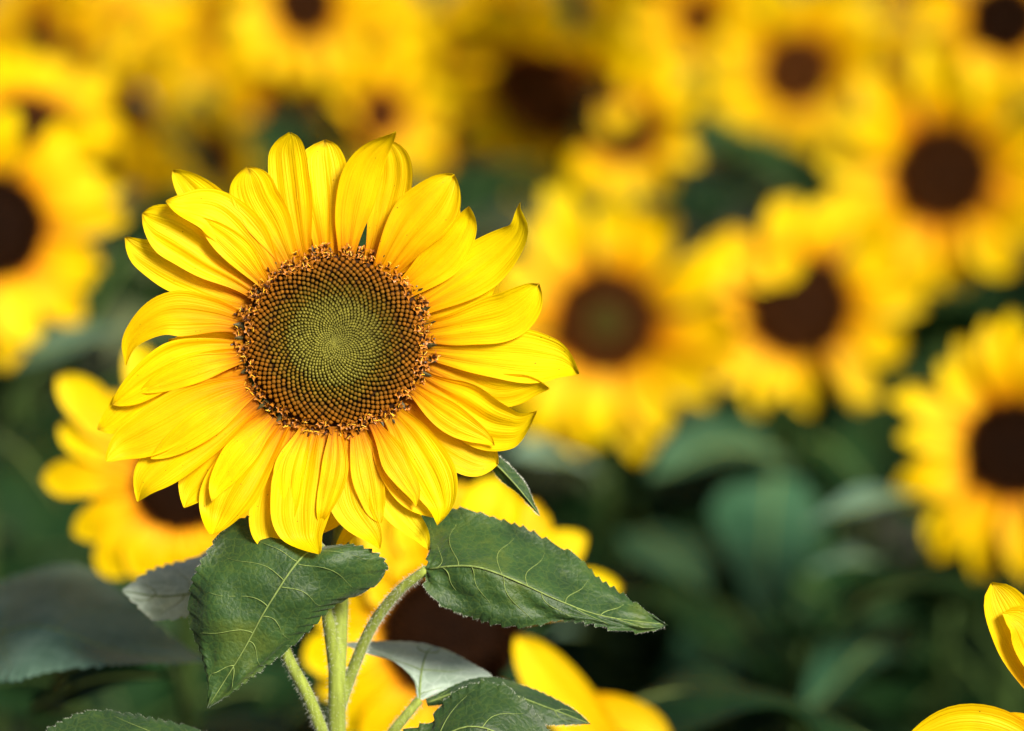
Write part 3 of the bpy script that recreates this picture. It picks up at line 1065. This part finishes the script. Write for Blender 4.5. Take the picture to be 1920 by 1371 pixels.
def unit_disc(green, k):
    V, F, Cc = [], [], []
    nr, na = 9, 28
    for i in range(nr):
        u = 0.02 + 0.98 * i / (nr - 1)
        for j in range(na):
            th = 2 * math.pi * j / na
            V.append((u * math.cos(th), u * math.sin(th), 0.10 + 0.17 * (1 - u ** 2.2)))
            Cc.append((0.03 * k, 0.010 * k, 0.003 * k))
    for j in range(na):
        th = 2 * math.pi * j / na
        V.append((0.96 * math.cos(th), 0.96 * math.sin(th), -0.22))
        Cc.append((0.04, 0.08, 0.02))
    for i in range(nr):
        for j in range(na):
            F.append((i * na + j, i * na + (j + 1) % na, (i + 1) * na + (j + 1) % na, (i + 1) * na + j))
    F.append(tuple(nr * na + j for j in range(na))[::-1])
    F.append(tuple(range(na)))
    d = mesh('disc', V, F, DISC, cols=Cc)
    V, F, Cc = [], [], []
    r = np.random.default_rng(5)
    for (u, th, sp) in floret_list(1.0, 0.07, 0.11):
        c = np.array((u * math.cos(th), u * math.sin(th), 0.06 + 0.17 * (1 - u ** 2.2)))
        v, f = bud(c, np.array((0.2 * math.cos(th) * u, 0.2 * math.sin(th) * u, 1.0)), np.array((math.cos(th), math.sin(th), 0.0)), sp * 0.47, sp * (1.3 if u < 0.7 else 2.0) * r.uniform(0.8, 1.2), 5)
        if u < green:
            col = np.array((0.10, 0.085, 0.012)) * k
        else:
            col = lerp3((0.075, 0.024, 0.004), (0.12, 0.036, 0.004), min(1, u)) * r.uniform(0.7, 1.2) * k
        o = len(V)
        V += v
        F += [tuple(i + o for i in q) for q in f]
        Cc += [col] * len(v)
    fl_ = mesh('florets', V, F, FLORET, cols=Cc)
    return d, fl_


DISC_A = unit_disc(0.38, 0.8)
DISC_B = unit_disc(0.0, 0.5)
DISC_C = unit_disc(0.0, 0.2)
DISC_D = unit_disc(0.0, 1.1)

SEPAL_V, SEPAL_F, SEPAL_UV = blade([(0, 0, 0), (0.35, 0, -0.02), (0.7, 0, 0.05)], 0.22, nu=5, nv=8, tm=0.3, base=0.8, p=1.2, q=1.0, seed=1)
SEPAL_ME = mesh('sepal', SEPAL_V, SEPAL_F, LEAF_B, SEPAL_UV)

LEAF_ME = []
for k in range(5):
    r = np.random.default_rng(600 + k)
    dr = (0.25, 0.45, 0.7, 0.35, 0.9)[k]
    p0 = np.array((0.45, 0, 0.16))
    ctrl = [p0, p0 + (0.28, r.uniform(-.03, .03), 0.06 - dr * 0.1), p0 + (0.62, r.uniform(-.06, .06), 0.02 - dr * 0.42), p0 + (0.86, r.uniform(-.08, .08), -0.05 - dr * 0.85)]
    V, F, UV = blade(ctrl, 0.40, nu=11, nv=18, tm=0.34, base=0.55, p=1.25, q=0.95, cup=0.22 if k % 2 == 0 else -0.18, groove=0.03, ripple=0.09, wob=0.05, seed=700 + k)
    # heart-shaped shoulders: pull the first rows' edges back past the stalk
    for i in range(5):
        for j in range(11):
            s = abs(-1 + 2 * j / 10)
            V[i * 11 + j] = V[i * 11 + j] - np.array((0.16 * s * s * (1 - i / 5), 0, 0.02 * s))
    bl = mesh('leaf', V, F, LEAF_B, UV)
    pv, pf = tube(spline([(0, 0, 0), (0.2, 0, 0.11), p0], 8), np.linspace(0.013, 0.009, 8), 6)
    pm = mesh('petiole', pv, pf, STEM_B)
    mc = spline(ctrl, 12) + np.array((0, 0, 0.004))
    # sits on the blade's centre line
    mc = np.array([V[i * 11 + 5] for i in range(0, 18, 1)]) + np.array((0, 0, 0.003))
    mv, mf = tube(mc, np.linspace(0.006, 0.002, len(mc)), 5)
    mm = mesh('midrib', mv, mf, VEIN)
    LEAF_ME.append((bl, pm, mm))


def add_leaf(root, pos_local, az, pitch, size, k, roll=0.0, mat=None):
    M = Matrix.Translation(Vector(pos_local)) @ Matrix.Rotation(az, 4, 'Z') @ Matrix.Rotation(-pitch, 4, 'Y') @ Matrix.Rotation(roll, 4, 'X') @ Matrix.Diagonal((size, size, size, 1))
    bl, pm, mm = LEAF_ME[k % len(LEAF_ME)]
    o = link('leaf', bl, root, M)
    if mat is not None:
        o.material_slots[0].link = 'OBJECT'
        o.material_slots[0].material = mat
    link('petiole', pm, o)
    link('midrib', mm, o)
    return o


def field_leaf(root, base, tip, hw, Z, sag=0.0, seed=0, tm=0.36, cup=0.2, mat=None, bend=None, stalk=None):
    """one leaf of a field plant given in world points; a stalk runs back to the plant's stem"""
    Oo = np.array(root.location)
    b, t = np.asarray(base, float), np.asarray(tip, float)
    midp = (b * 0.55 + t * 0.45) + np.array((0, 0, sag)) + (np.zeros(3) if bend is None else np.asarray(bend))
    V, F, UV = blade([b, midp, t], hw, Z=Z, nu=11, nv=22, tm=tm, base=0.5, p=1.35, q=0.9, cup=cup, groove=0.03, ripple=0.07, wob=0.05, seed=seed)
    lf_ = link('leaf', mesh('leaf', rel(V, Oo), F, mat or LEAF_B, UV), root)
    mc = np.array([V[i * 11 + 5] for i in range(22)]) + nrm(np.asarray(Z, float)) * 0.0008
    mv, mf = tube(rel(mc, Oo), np.linspace(0.0022, 0.0007, 22), 5)
    link('midrib', mesh('midrib', mv, mf, VEIN), lf_)
    if stalk is not False:
        via = [] if stalk is None else [np.asarray(q) for q in stalk]
        e = via[-1] if via else b
        foot = np.array([Oo[0], Oo[1], e[2] - 0.07 - 0.3 * math.hypot(e[0] - Oo[0], e[1] - Oo[1])])
        cc = spline([b] + via + [(e + foot) / 2 + np.array((0, 0, 0.02)), foot], 16)
        pv, pf = tube(rel(cc, Oo), np.linspace(0.0028, 0.0042, 16), 7)
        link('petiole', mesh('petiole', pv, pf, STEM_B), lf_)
    return lf_


def sunflower(label, px, py, D, rd, yaw=0.0, tilt=0.0, npet=24, plen=1.65, pw=1.0, seed=0, green=False, leaves=14, leaf_top=0.13,
              group=None, extra=(), lenvar=0.14, traced=None, lift=0.12, leaf_size=0.28, stem_dx=0.0, petal_mat=None, dark=False, skip=None):
    """px,py photo pixel of the disc centre, D metres from the camera, rd disc radius in metres;
    yaw > 0 turns the head to the viewer's right, tilt > 0 nods it down; lengths in disc radii"""
    r = np.random.default_rng(seed)
    c = at(px, py, D)
    view = nrm(CAM - c)
    # face direction: towards the viewer, turned by yaw about the vertical and tilted
    fz = Vector(view)
    fz = Matrix.Rotation(yaw, 3, 'Z') @ fz
    side = Vector((0, 0, 1)).cross(fz).normalized()
    fz = Matrix.Rotation(tilt, 3, side) @ fz
    fy = fz.cross(side).normalized()
    Mh = Matrix((side, fy, fz)).transposed()
    back = c - np.array(fz) * rd * 0.35
    gx_, gy_ = back[0] - fz[0] * 0.10 + stem_dx, back[1] - fz[1] * 0.10
    O_ = np.array([gx_, gy_, GZ])
    root = root_at('sunflower', O_)
    tag(root, label, 'sunflower', group)
    # stem
    neck = back - np.array(fz) * 0.05 + np.array((0, 0, 0.012))
    sp_ = [back + np.array(fz) * rd * 0.1, back - np.array(fz) * 0.02, neck, np.array([(neck[0] * .4 + gx_ * .6), (neck[1] * .4 + gy_ * .6), neck[2] - 0.07]),
           np.array([gx_, gy_, neck[2] - 0.22]), np.array([gx_ + r.normal(0, .012), gy_ + r.normal(0, .012), neck[2] * 0.5]), np.array([gx_, gy_, GZ - 0.03])]
    Cs = spline(sp_, 40)
    v, f = tube(rel(Cs, O_), np.interp(np.linspace(0, 1, 40), [0, 0.05, 0.15, 1], [rd * 0.4, rd * 0.2, 0.007, 0.013]), 9)
    link('stem', mesh('stem', v, f, STEM_B), root)
    H = Matrix.Translation(Vector(c - O_)) @ Mh.to_4x4()
    dm, fm = DISC_A if green else {True: DISC_C, False: DISC_B, 'brown': DISC_D}[dark]
    d_ = link('disc', dm, root, H @ Matrix.Diagonal((rd, rd, rd, 1)))
    f_ = link('florets', fm, d_)
    f_['kind'] = 'stuff'
    if traced is None:
        for row, (cnt, zo, ls) in enumerate(((npet * 3 // 5, 0.08, 1.0), (npet - npet * 3 // 5, -0.04, 1.05))):
            for k in range(cnt):
                a = 2 * math.pi * (k + 0.5 * row + r.uniform(-0.28, 0.28)) / cnt
                if skip and skip[0] < math.degrees(a) % 360 < skip[1]:
                    continue
                ln = plen * rd * ls * r.uniform(1 - lenvar, 1 + lenvar)
                w = pw * rd * 1.75 * r.uniform(0.8, 1.2)
                tl = r.normal(lift - 0.06 * row, 0.14)
                M = H @ Matrix.Rotation(a, 4, 'Z') @ Matrix.Translation((rd * 0.9, 0, zo * rd)) @ Matrix.Rotation(-tl, 4, 'Y') @ Matrix.Rotation(r.normal(0, 0.15), 4, 'X') @ Matrix.Diagonal((ln, w, ln, 1))
                link('petal', PETAL_ME[r.integers(0, 8)], root, M)
    else:
        for k, (pts, hw, z0, z1, opt) in enumerate(traced):
            zz = np.interp(np.linspace(0, 1, len(pts)), [0, 0.5, 1], [z0, (z0 + z1) / 2 + 0.006, z1])
            ctrl = [at(x, y, D - z) for (x, y), z in zip(pts, zz)]
            kw = dict(base=0.45, tm=0.55, p=2.2, q=0.75, cup=0.18, groove=0.07)
            kw.update(opt)
            V, F, UV = blade(ctrl, hw * K * D, Z=-FWD, nu=9, nv=20, seed=seed * 50 + k, **kw)
            link('petal', mesh('petal', rel(V, O_), F, petal_mat or PETAL_W, UV), root)
    for k, (pts, hw) in enumerate(extra):      # petals that lean over the disc, in disc radii
        ctrl = [np.array(H @ Vector((x * rd, y * rd, z * rd))) for x, y, z in pts]
        V, F, UV = blade(ctrl, hw * rd, Z=np.array(fz), nu=7, nv=16, seed=seed * 70 + k, base=0.5, tm=0.5, p=2.4)
        link('petal', mesh('petal', V, F, PETAL_W, UV), root)
    for k in range(12):
        a = 2 * math.pi * (k + r.uniform(-.2, .2)) / 12
        M = H @ Matrix.Rotation(a, 4, 'Z') @ Matrix.Translation((rd * 0.8, 0, -0.12 * rd)) @ Matrix.Rotation(r.normal(0.0, 0.15), 4, 'Y') @ Matrix.Diagonal((rd * 1.1, rd * 1.2, rd, 1))
        link('sepal', SEPAL_ME, root, M)
    # leaves up the stem
    az = r.uniform(0, 6.28)
    top = neck[2] - leaf_top
    for k in range(leaves):
        z = top - k * (0.085 + 0.012 * k * 0.3) - r.uniform(0, 0.03)
        if z < 0.15:
            break
        az += 2.4 + r.normal(0, 0.3)
        i = int(np.argmin(abs(Cs[:, 2] - z) + (np.arange(40) < 6) * 9))
        add_leaf(root, Cs[i] - O_, az, r.normal(0.15, 0.2), leaf_size * r.uniform(0.75, 1.15) * (0.8 + 0.06 * min(k, 4)), r.integers(0, 5), r.normal(0, 0.25))
    return root


# ---- named flowers of the field (nearest first)
# the one low behind the sharp flower
cx, cy = 850, 1180
D2 = DF * 1.26


def ring_pts(cx, cy, rx, ry, tips):
    out = []
    for (tx, ty, hw, z1, opt) in tips:
        a = math.atan2(-(ty - cy), tx - cx)
        a = opt.pop('a', a)
        bx, by = cx + rx * math.cos(a) * 0.92, cy - ry * math.sin(a) * 0.92
        mx, my = (bx + tx) / 2 + opt.pop('mx', 0), (by + ty) / 2 + opt.pop('my', 0)
        out.append(([(bx, by), (mx, my), (tx, ty)], hw, 0.004, z1, opt))
    return out


tr = ring_pts(cx, cy, 130, 112, [
    (870, 905, 55, 0.0, {}), (1005, 940, 62, 0.0, dict(p=3)), (940, 892, 60, 0.004, dict(p=3)), (1100, 1003, 42, 0.002, dict(my=-12)), (1165, 1100, 40, -0.006, dict(my=-18)),
    (1010, 1470, 55, 0.01, {}), (880, 1480, 55, 0.01, {}), (770, 1470, 50, 0.01, {}), (690, 1410, 48, 0.006, {}), (640, 1371, 44, 0.0, {}), (570, 1235, 46, 0.008, dict(p=3)),
    (600, 1300, 42, 0.0, {}), (590, 1140, 46, -0.01, {}), (640, 1010, 46, -0.008, {}), (705, 960, 55, 0.004, dict(p=3)), (770, 930, 50, 0.008, {}), (700, 1080, 42, 0.008, {}), (760, 1040, 40, 0.012, {}),
])
tr += [([(1190, 1470), (1110, 1370), (1030, 1270), (966, 1190)], 50, 0.03, 0.045, dict(p=2.6, tm=0.55)),
       ([(1020, 1330), (1120, 1330), (1200, 1350), (1262, 1385)], 34, 0.02, 0.03, dict(p=2.2))]
f2 = sunflower('orange yellow sunflower low behind the sharp one, dark disc half hidden by leaves', cx, cy, D2, 0.044, tilt=0.0, seed=31, traced=tr, dark=True, leaves=5, leaf_top=0.12)
# its large bright petal right of the disc
# the one at lower left, mostly hidden by the sharp flower
cx, cy = 345, 905
D3 = DF * 1.32
tr = ring_pts(cx, cy, 95, 85, [
    (110, 705, 40, 0.01, dict(p=3, a=2.5)), (112, 800, 36, 0.004, dict(p=3)), (82, 900, 38, 0.0, dict(p=3, my=-8)), (140, 1000, 36, 0.0, {}), (190, 1075, 44, 0.006, dict(p=3)), (255, 1082, 44, 0.01, {}), (320, 1080, 42, 0.006, {}),
    (390, 1070, 42, 0.004, {}), (450, 1050, 42, 0.0, {}), (250, 640, 38, 0.006, dict(p=3)), (320, 680, 40, 0.0, {}), (200, 740, 40, 0.002, {}), (170, 860, 40, -0.004, {}), (180, 950, 40, -0.004, {}),
    (420, 700, 40, 0, {}), (520, 760, 40, 0, {}), (560, 860, 40, 0, {}), (560, 960, 40, 0, {}), (510, 1030, 40, 0, {}), (280, 700, 36, 0.012, {})])
f3 = sunflower('golden sunflower at lower left peeking out from behind the sharp flower', cx, cy, D3, 0.032, seed=33, traced=tr, dark=True, leaves=6, leaf_top=0.2)

f4 = sunflower('sunflower right beside the sharp one with greenish centre in a round brown disc', 1137, 602, DF * 2.0, 0.052, yaw=0.0, tilt=0.05, npet=20, plen=1.75, pw=1.15, seed=41, green=True, lenvar=0.16, leaf_top=0.15)
f5 = sunflower('sunflower with heart shaped dark disc, a petal folded over its top left', 1498, 572, DF * 2.05, 0.0545, yaw=0.1, tilt=0.0, npet=22, plen=1.35, pw=0.95, seed=44, lenvar=0.16,
               extra=[([(-0.40, 1.15, 0.2), (-0.36, 0.8, 0.5), (-0.26, 0.42, 0.45)], 0.40), ([(-0.85, 0.95, 0.2), (-0.72, 0.7, 0.45), (-0.52, 0.42, 0.4)], 0.42)], leaf_top=0.15)
f6 = sunflower('large bright sunflower with round dark disc at upper right', 1770, 325, DF * 2.12, 0.052, yaw=-0.05, tilt=0.05, npet=24, plen=1.75, pw=1.1, seed=46, leaf_top=0.2)
f7 = sunflower('sunflower cut by the right edge, blackish disc, just below the middle', 1902, 842, DF * 1.72, 0.043, yaw=-0.05, tilt=0.0, npet=24, plen=1.75, pw=1.05, seed=48, dark=True, leaf_top=0.16)
f8 = sunflower('sunflower cut by the left edge, its dark disc only half in view', -18, 425, DF * 1.72, 0.0480, yaw=0.15, tilt=0.05, npet=24, plen=1.5, pw=1.1, seed=50, dark=True, leaf_top=0.22)
f9 = sunflower('rounded sunflower with small brown disc near the top, right of centre', 1498, 130, DF * 2.75, 0.050, yaw=0.0, tilt=0.1, npet=24, plen=1.75, pw=1.15, seed=52, dark='brown')
f10 = sunflower('sunflower near the top middle with wide slanting oval brown disc', 1028, 165, DF * 2.45, 0.0690, yaw=-0.42, tilt=0.68, npet=26, plen=1.25, pw=0.9, seed=54, dark='brown')
f11 = sunflower('sunflower with crescent of brown disc below the wide oval one', 1172, 238, DF * 2.33, 0.0400, yaw=-0.1, tilt=0.1, npet=22, plen=1.45, pw=1.05, seed=56, dark='brown', skip=(95, 200),
                extra=[([(-0.5, 0.85, 0.1), (-0.4, 0.4, 0.35), (-0.15, -0.2, 0.36)], 0.46), ([(0.15, 0.98, 0.2), (0.12, 0.5, 0.5), (0.1, 0.05, 0.5)], 0.34)])
f12 = sunflower('sunflower at the top right corner with blackish disc', 1885, 35, DF * 2.5, 0.0480, yaw=-0.1, npet=24, plen=1.6, seed=58, dark=True)
f13 = sunflower('sunflower half sunk in yellow above the top petals of the sharp flower, small brown disc', 712, 212, DF * 2.7, 0.0360, yaw=0.5, tilt=0.1, npet=22, plen=1.8, pw=1.15, seed=60, dark='brown')
f14 = sunflower('orange sunflower seen side on, upper left of the sharp flower', 408, 290, DF * 2.5, 0.0320, yaw=-0.75, tilt=0.25, npet=20, plen=1.5, pw=1.1, seed=62)
f15 = sunflower('sunflower cut by the top edge left of centre, brown disc at the edge', 572, 8, DF * 2.8, 0.0480, yaw=0.1, npet=24, plen=1.6, seed=64)
f16 = sunflower('sunflower above the left edge flower, its disc a thin dark arc', 50, 235, DF * 2.1, 0.0400, yaw=0.1, tilt=-0.75, npet=24, plen=1.7, pw=1.1, seed=66)
f17 = sunflower('sunflower at upper left with very small dark disc turned away', 252, 205, DF * 2.6, 0.0300, yaw=-0.8, tilt=0.0, npet=22, plen=2.0, pw=1.2, seed=68)

# the focused flower at the bottom right corner, mostly out of the picture
cx, cy = 2065, 1440
D18 = DF * 1.0
tr = [([(1995, 1345), (1935, 1250), (1895, 1160), (1858, 1092)], 46, 0.002, 0.010, dict(p=3.4, tm=0.6, notch=0.2)),
      ([(2010, 1335), (1960, 1240), (1920, 1170), (1880, 1150)], 40, 0.008, 0.016, dict(p=2.6, tm=0.6)),
      ([(1975, 1440), (1890, 1385), (1800, 1370), (1690, 1400)], 52, 0.004, 0.008, dict(p=2.2)),
      ([(1970, 1470), (1880, 1480), (1790, 1500)], 44, 0.002, 0.004, {}),
      ([(1985, 1380), (1900, 1370), (1820, 1380)], 34, -0.004, -0.004, {}),
      ([(2050, 1330), (2020, 1220), (2000, 1120)], 44, 0.004, 0.006, {}), ([(2100, 1330), (2120, 1200), (2130, 1110)], 44, 0.0, 0.006, {}),
      ([(2160, 1360), (2240, 1270), (2290, 1210)], 44, 0.0, 0.006, {}), ([(2180, 1430), (2290, 1410), (2390, 1400)], 44, 0.0, 0.006, {}),
      ([(2160, 1500), (2260, 1570), (2330, 1630)], 44, 0.0, 0.006, {}), ([(2090, 1540), (2120, 1650), (2140, 1760)], 44, 0.0, 0.006, {}),
      ([(2020, 1540), (1980, 1640), (1950, 1730)], 44, 0.0, 0.006, {}), ([(1985, 1500), (1900, 1570), (1830, 1640)], 44, 0.0, 0.006, {})]
f18 = sunflower('sunflower in the bottom right corner showing only a few crisp petals', cx, cy, D18, 0.030, seed=70, traced=tr, leaves=4, leaf_top=0.25, petal_mat=PETAL)

# ---- single leaves of these plants that show as large soft shapes
UPC = UPV * 0.75 - FWD * 0.65          # turned up and towards the viewer
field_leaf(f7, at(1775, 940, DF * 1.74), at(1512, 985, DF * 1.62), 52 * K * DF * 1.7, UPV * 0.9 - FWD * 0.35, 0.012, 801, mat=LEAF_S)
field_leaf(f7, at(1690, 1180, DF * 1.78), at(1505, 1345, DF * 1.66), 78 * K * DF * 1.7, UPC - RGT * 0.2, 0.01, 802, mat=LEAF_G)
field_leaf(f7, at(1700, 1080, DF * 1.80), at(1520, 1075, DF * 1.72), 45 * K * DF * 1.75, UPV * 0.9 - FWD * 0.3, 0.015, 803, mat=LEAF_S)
field_leaf(f5, at(1455, 850, DF * 2.0), at(1215, 900, DF * 1.88), 88 * K * DF * 1.9, UPC, 0.02, 804, mat=LEAF_G)
field_leaf(f5, at(1450, 890, DF * 1.98), at(1425, 1170, DF * 1.86), 112 * K * DF * 1.9, -FWD * 0.9 + UPV * 0.2, 0.0, 805, mat=LEAF_G)
field_leaf(f5, at(1520, 820, DF * 2.0), at(1640, 930, DF * 1.95), 60 * K * DF * 1.9, UPC, 0.01, 806)
field_leaf(f5, at(1400, 1180, DF * 1.95), at(1230, 1370, DF * 1.8), 75 * K * DF * 1.85, UPC, 0.01, 807, mat=LEAF_G)
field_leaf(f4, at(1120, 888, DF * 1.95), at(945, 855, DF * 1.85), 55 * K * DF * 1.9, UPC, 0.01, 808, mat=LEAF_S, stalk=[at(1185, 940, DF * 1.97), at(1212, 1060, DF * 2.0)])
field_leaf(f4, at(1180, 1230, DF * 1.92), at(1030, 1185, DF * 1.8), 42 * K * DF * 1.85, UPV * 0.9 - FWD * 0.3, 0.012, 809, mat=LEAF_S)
field_leaf(f4, at(1200, 1000, DF * 1.95), at(1330, 1130, DF * 1.8), 80 * K * DF * 1.85, UPC, 0.01, 810, mat=LEAF_G)
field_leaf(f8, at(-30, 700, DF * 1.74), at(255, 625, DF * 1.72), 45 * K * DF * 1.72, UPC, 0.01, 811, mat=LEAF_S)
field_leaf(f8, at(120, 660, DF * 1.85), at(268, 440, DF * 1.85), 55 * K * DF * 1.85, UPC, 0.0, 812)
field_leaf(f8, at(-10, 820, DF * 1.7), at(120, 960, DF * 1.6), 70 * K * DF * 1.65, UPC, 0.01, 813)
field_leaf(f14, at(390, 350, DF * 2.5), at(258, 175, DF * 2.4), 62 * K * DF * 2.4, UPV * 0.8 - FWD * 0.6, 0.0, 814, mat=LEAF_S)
field_leaf(f13, at(690, 300, DF * 2.7), at(600, 180, DF * 2.6), 42 * K * DF * 2.6, UPC, 0.0, 815)


def zd(pts, rel_d):
    n = len(pts)
    dd = np.interp(np.linspace(0, 1, n), np.linspace(0, 1, len(rel_d)), rel_d) * DF
    return [at(x, y, q) for (x, y), q in zip(pts, dd)]


O3 = np.array(f3.location)
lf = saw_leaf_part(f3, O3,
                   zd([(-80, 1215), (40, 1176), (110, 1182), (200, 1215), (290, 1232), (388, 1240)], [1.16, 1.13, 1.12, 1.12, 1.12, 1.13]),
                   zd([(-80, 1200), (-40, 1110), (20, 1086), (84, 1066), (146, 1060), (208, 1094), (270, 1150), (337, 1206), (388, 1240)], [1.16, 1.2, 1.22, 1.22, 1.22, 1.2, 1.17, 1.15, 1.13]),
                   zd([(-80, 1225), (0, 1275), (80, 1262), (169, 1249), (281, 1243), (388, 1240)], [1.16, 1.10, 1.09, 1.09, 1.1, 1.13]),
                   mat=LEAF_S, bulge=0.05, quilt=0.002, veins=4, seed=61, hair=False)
field_leaf(f3, at(60, 1330, DF * 1.22), at(330, 1270, DF * 1.2), 45 * K * DF * 1.2, UPC, 0.01, 820)
field_leaf(f3, at(250, 1180, DF * 1.28), at(90, 1310, DF * 1.2), 60 * K * DF * 1.2, UPC, 0.0, 821)

# ---- leafy plants still in bud that fill the gaps between the flowers
BUD_V, BUD_F = [], []
for (hh, rr) in ((-0.5, 0.25), (-0.4, 0.7), (0.0, 1.0), (0.4, 0.8), (0.65, 0.35), (0.7, 0.05)):
    for j in range(12):
        BUD_V.append((rr * math.cos(j * math.pi / 6), rr * math.sin(j * math.pi / 6), hh))
for i in range(5):
    for j in range(12):
        BUD_F.append((i * 12 + j, i * 12 + (j + 1) % 12, (i + 1) * 12 + (j + 1) % 12, (i + 1) * 12 + j))
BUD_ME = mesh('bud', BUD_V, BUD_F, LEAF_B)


def leafy_plant(label, px, py, D, seed, n=13, size=0.28, mat=None):
    r = np.random.default_rng(seed)
    c = at(px, py, D)
    O_ = np.array([c[0], c[1], GZ])
    root = root_at('sunflower_plant', O_)
    tag(root, label, 'plant', 'leafy plants between the flowers')
    Cs = spline([c, c + (r.normal(0, .01), r.normal(0, .01), -0.3), np.array([c[0], c[1], c[2] * 0.5]), np.array([c[0], c[1], -0.03])], 30)
    v, f = tube(rel(Cs, O_), np.linspace(0.005, 0.011, 30), 8)
    link('stem', mesh('stem', v, f, STEM_B), root)
    H = Matrix.Translation(Vector(c - O_ + np.array((0, 0, 0.01))))
    link('bud', BUD_ME, root, H @ Matrix.Diagonal((0.02, 0.02, 0.02, 1)))
    for k in range(12):
        M = H @ Matrix.Rotation(k * 0.5236 + r.normal(0, .1), 4, 'Z') @ Matrix.Translation((0.012, 0, -0.004)) @ Matrix.Rotation(-r.uniform(0.3, 0.9), 4, 'Y') @ Matrix.Diagonal((0.05, 0.05, 0.05, 1))
        link('sepal', SEPAL_ME, root, M)
    az = r.uniform(0, 6.28)
    for k in range(n):
        z = c[2] - 0.02 - k * 0.07 - r.uniform(0, 0.02)
        if z < 0.12:
            break
        az += 2.4 + r.normal(0, 0.3)
        i = int(np.argmin(abs(Cs[:, 2] - z)))
        add_leaf(root, Cs[i] - O_, az, r.normal(0.2, 0.2), size * r.uniform(0.75, 1.15) * (0.6 + 0.1 * min(k, 5)), r.integers(0, 5), r.normal(0, 0.25), mat)
    return root


leafy_plant('leafy green plant without a flower in the gap above the greenish centred flower', 905, 385, DF * 3.0, 901, mat=LEAF_O)
leafy_plant('leafy green plant between the small round top flower and the heart disc flower', 1350, 330, DF * 3.0, 902, mat=LEAF_O)
leafy_plant('leafy plant behind the gap under the heart disc flower', 1640, 720, DF * 2.45, 903)
leafy_plant('dark leafy plant under the flower beside the sharp one', 1290, 860, DF * 2.4, 904)
leafy_plant('leafy plant right of the heart disc flower, over the right edge flower', 1800, 560, DF * 2.6, 905)
leafy_plant('leafy plant at the left edge under the half seen flower', 30, 700, DF * 2.0, 906)
leafy_plant('leafy plant between the left edge flower and the sharp petals', 262, 470, DF * 2.5, 907, mat=LEAF_O)
leafy_plant('dark leafy plant low on the right, left of the right edge flower', 1560, 985, DF * 2.1, 908)
leafy_plant('dark leafy plant above the crisp corner petals', 1780, 1120, DF * 2.0, 909)
leafy_plant('leafy plant low behind the tip of the right leaf', 1330, 1150, DF * 1.9, 910)
leafy_plant('leafy plant behind the orange flower seen side on', 330, 330, DF * 2.9, 911, mat=LEAF_O)
leafy_plant('leafy plant at lower left below the peeking golden flower', 120, 1120, DF * 1.7, 912)
leafy_plant('leafy plant under the right part of the sharp flower', 960, 800, DF * 2.5, 913, mat=LEAF_O)
leafy_plant('dark leafy plant low in the middle of the right half', 1500, 1200, DF * 1.75, 914)

# ---- flowers farther back that close the top of the picture
far = [(60, 60), (150, 100), (230, 40), (330, 90), (420, 60), (480, 150), (660, 80), (770, 30), (860, 90), (940, 20), (1080, 30), (1200, -10), (1310, 40), (1400, -20), (1600, -10), (1690, -15), (1660, 150), (1240, 170), (800, 200), (560, 200), (880, 250), (330, 200), (180, 320), (1390, 230), (-20, 130), (1960, 180), (130, -30), (480, -40), (1790, 130)]
r = np.random.default_rng(90)
ORD = ['leftmost', 'second from the left', 'third from the left', 'fourth from the left', 'fifth from the left', 'sixth from the left', 'seventh from the left',
       'eighth from the left', 'ninth from the left', 'tenth from the left', 'eleventh from the left', 'twelfth from the left', 'thirteenth from the left',
       'fourteenth from the left', 'fifteenth from the left', 'sixteenth from the left']
rows = {'topmost': [f for f in far if f[1] < 50], 'middle': [f for f in far if 50 <= f[1] < 165], 'lowest': [f for f in far if f[1] >= 165]}
for i, (x, y) in enumerate(far):
    rn = [k for k, v in rows.items() if (x, y) in v][0]
    od = ORD[sorted(rows[rn]).index((x, y))]
    sunflower('blurred far sunflower, %s in the %s row of the crowd' % (od, rn), x + r.normal(0, 8), y + r.normal(0, 8), DF * (2.75 + 1.0 * (300 - y) / 340 + r.uniform(0, 0.4)), 0.045 * r.uniform(0.8, 1.1), yaw=r.normal(0.0, 0.75), tilt=r.normal(0.1, 0.3), npet=24, plen=r.uniform(1.75, 2.1), pw=1.3,
              seed=1000 + i, leaves=9, leaf_top=0.12, group='crowd of far sunflowers along the top', leaf_size=0.24)

# ---- the field goes on to both sides of the picture
r = np.random.default_rng(77)
for sg, side in ((-1, 'left'), (1, 'right')):
    for i in range(15):
        row, colm = divmod(i, 5)
        y = 1.9 + 0.62 * colm + r.uniform(-0.12, 0.12)
        x = sg * (0.19 * y + 0.36 + 0.42 * row + r.uniform(-0.06, 0.06))
        p_ = np.array((x, y, r.uniform(1.45, 1.66))) - CAM
        D = float(np.dot(p_, FWD))
        sunflower('sunflower of the field beyond the %s edge of the picture' % side, 960 + np.dot(p_, RGT) / D / K, 685.5 - np.dot(p_, UPV) / D / K, D,
                  r.uniform(0.038, 0.05), yaw=r.normal(-sg * 0.2, 0.35), tilt=r.normal(0.1, 0.2), npet=22, plen=1.7, pw=1.15, seed=2000 + i + 50 * (sg > 0),
                  leaves=14, leaf_top=0.12, leaf_size=0.24, group='sunflowers beyond the %s edge' % side)
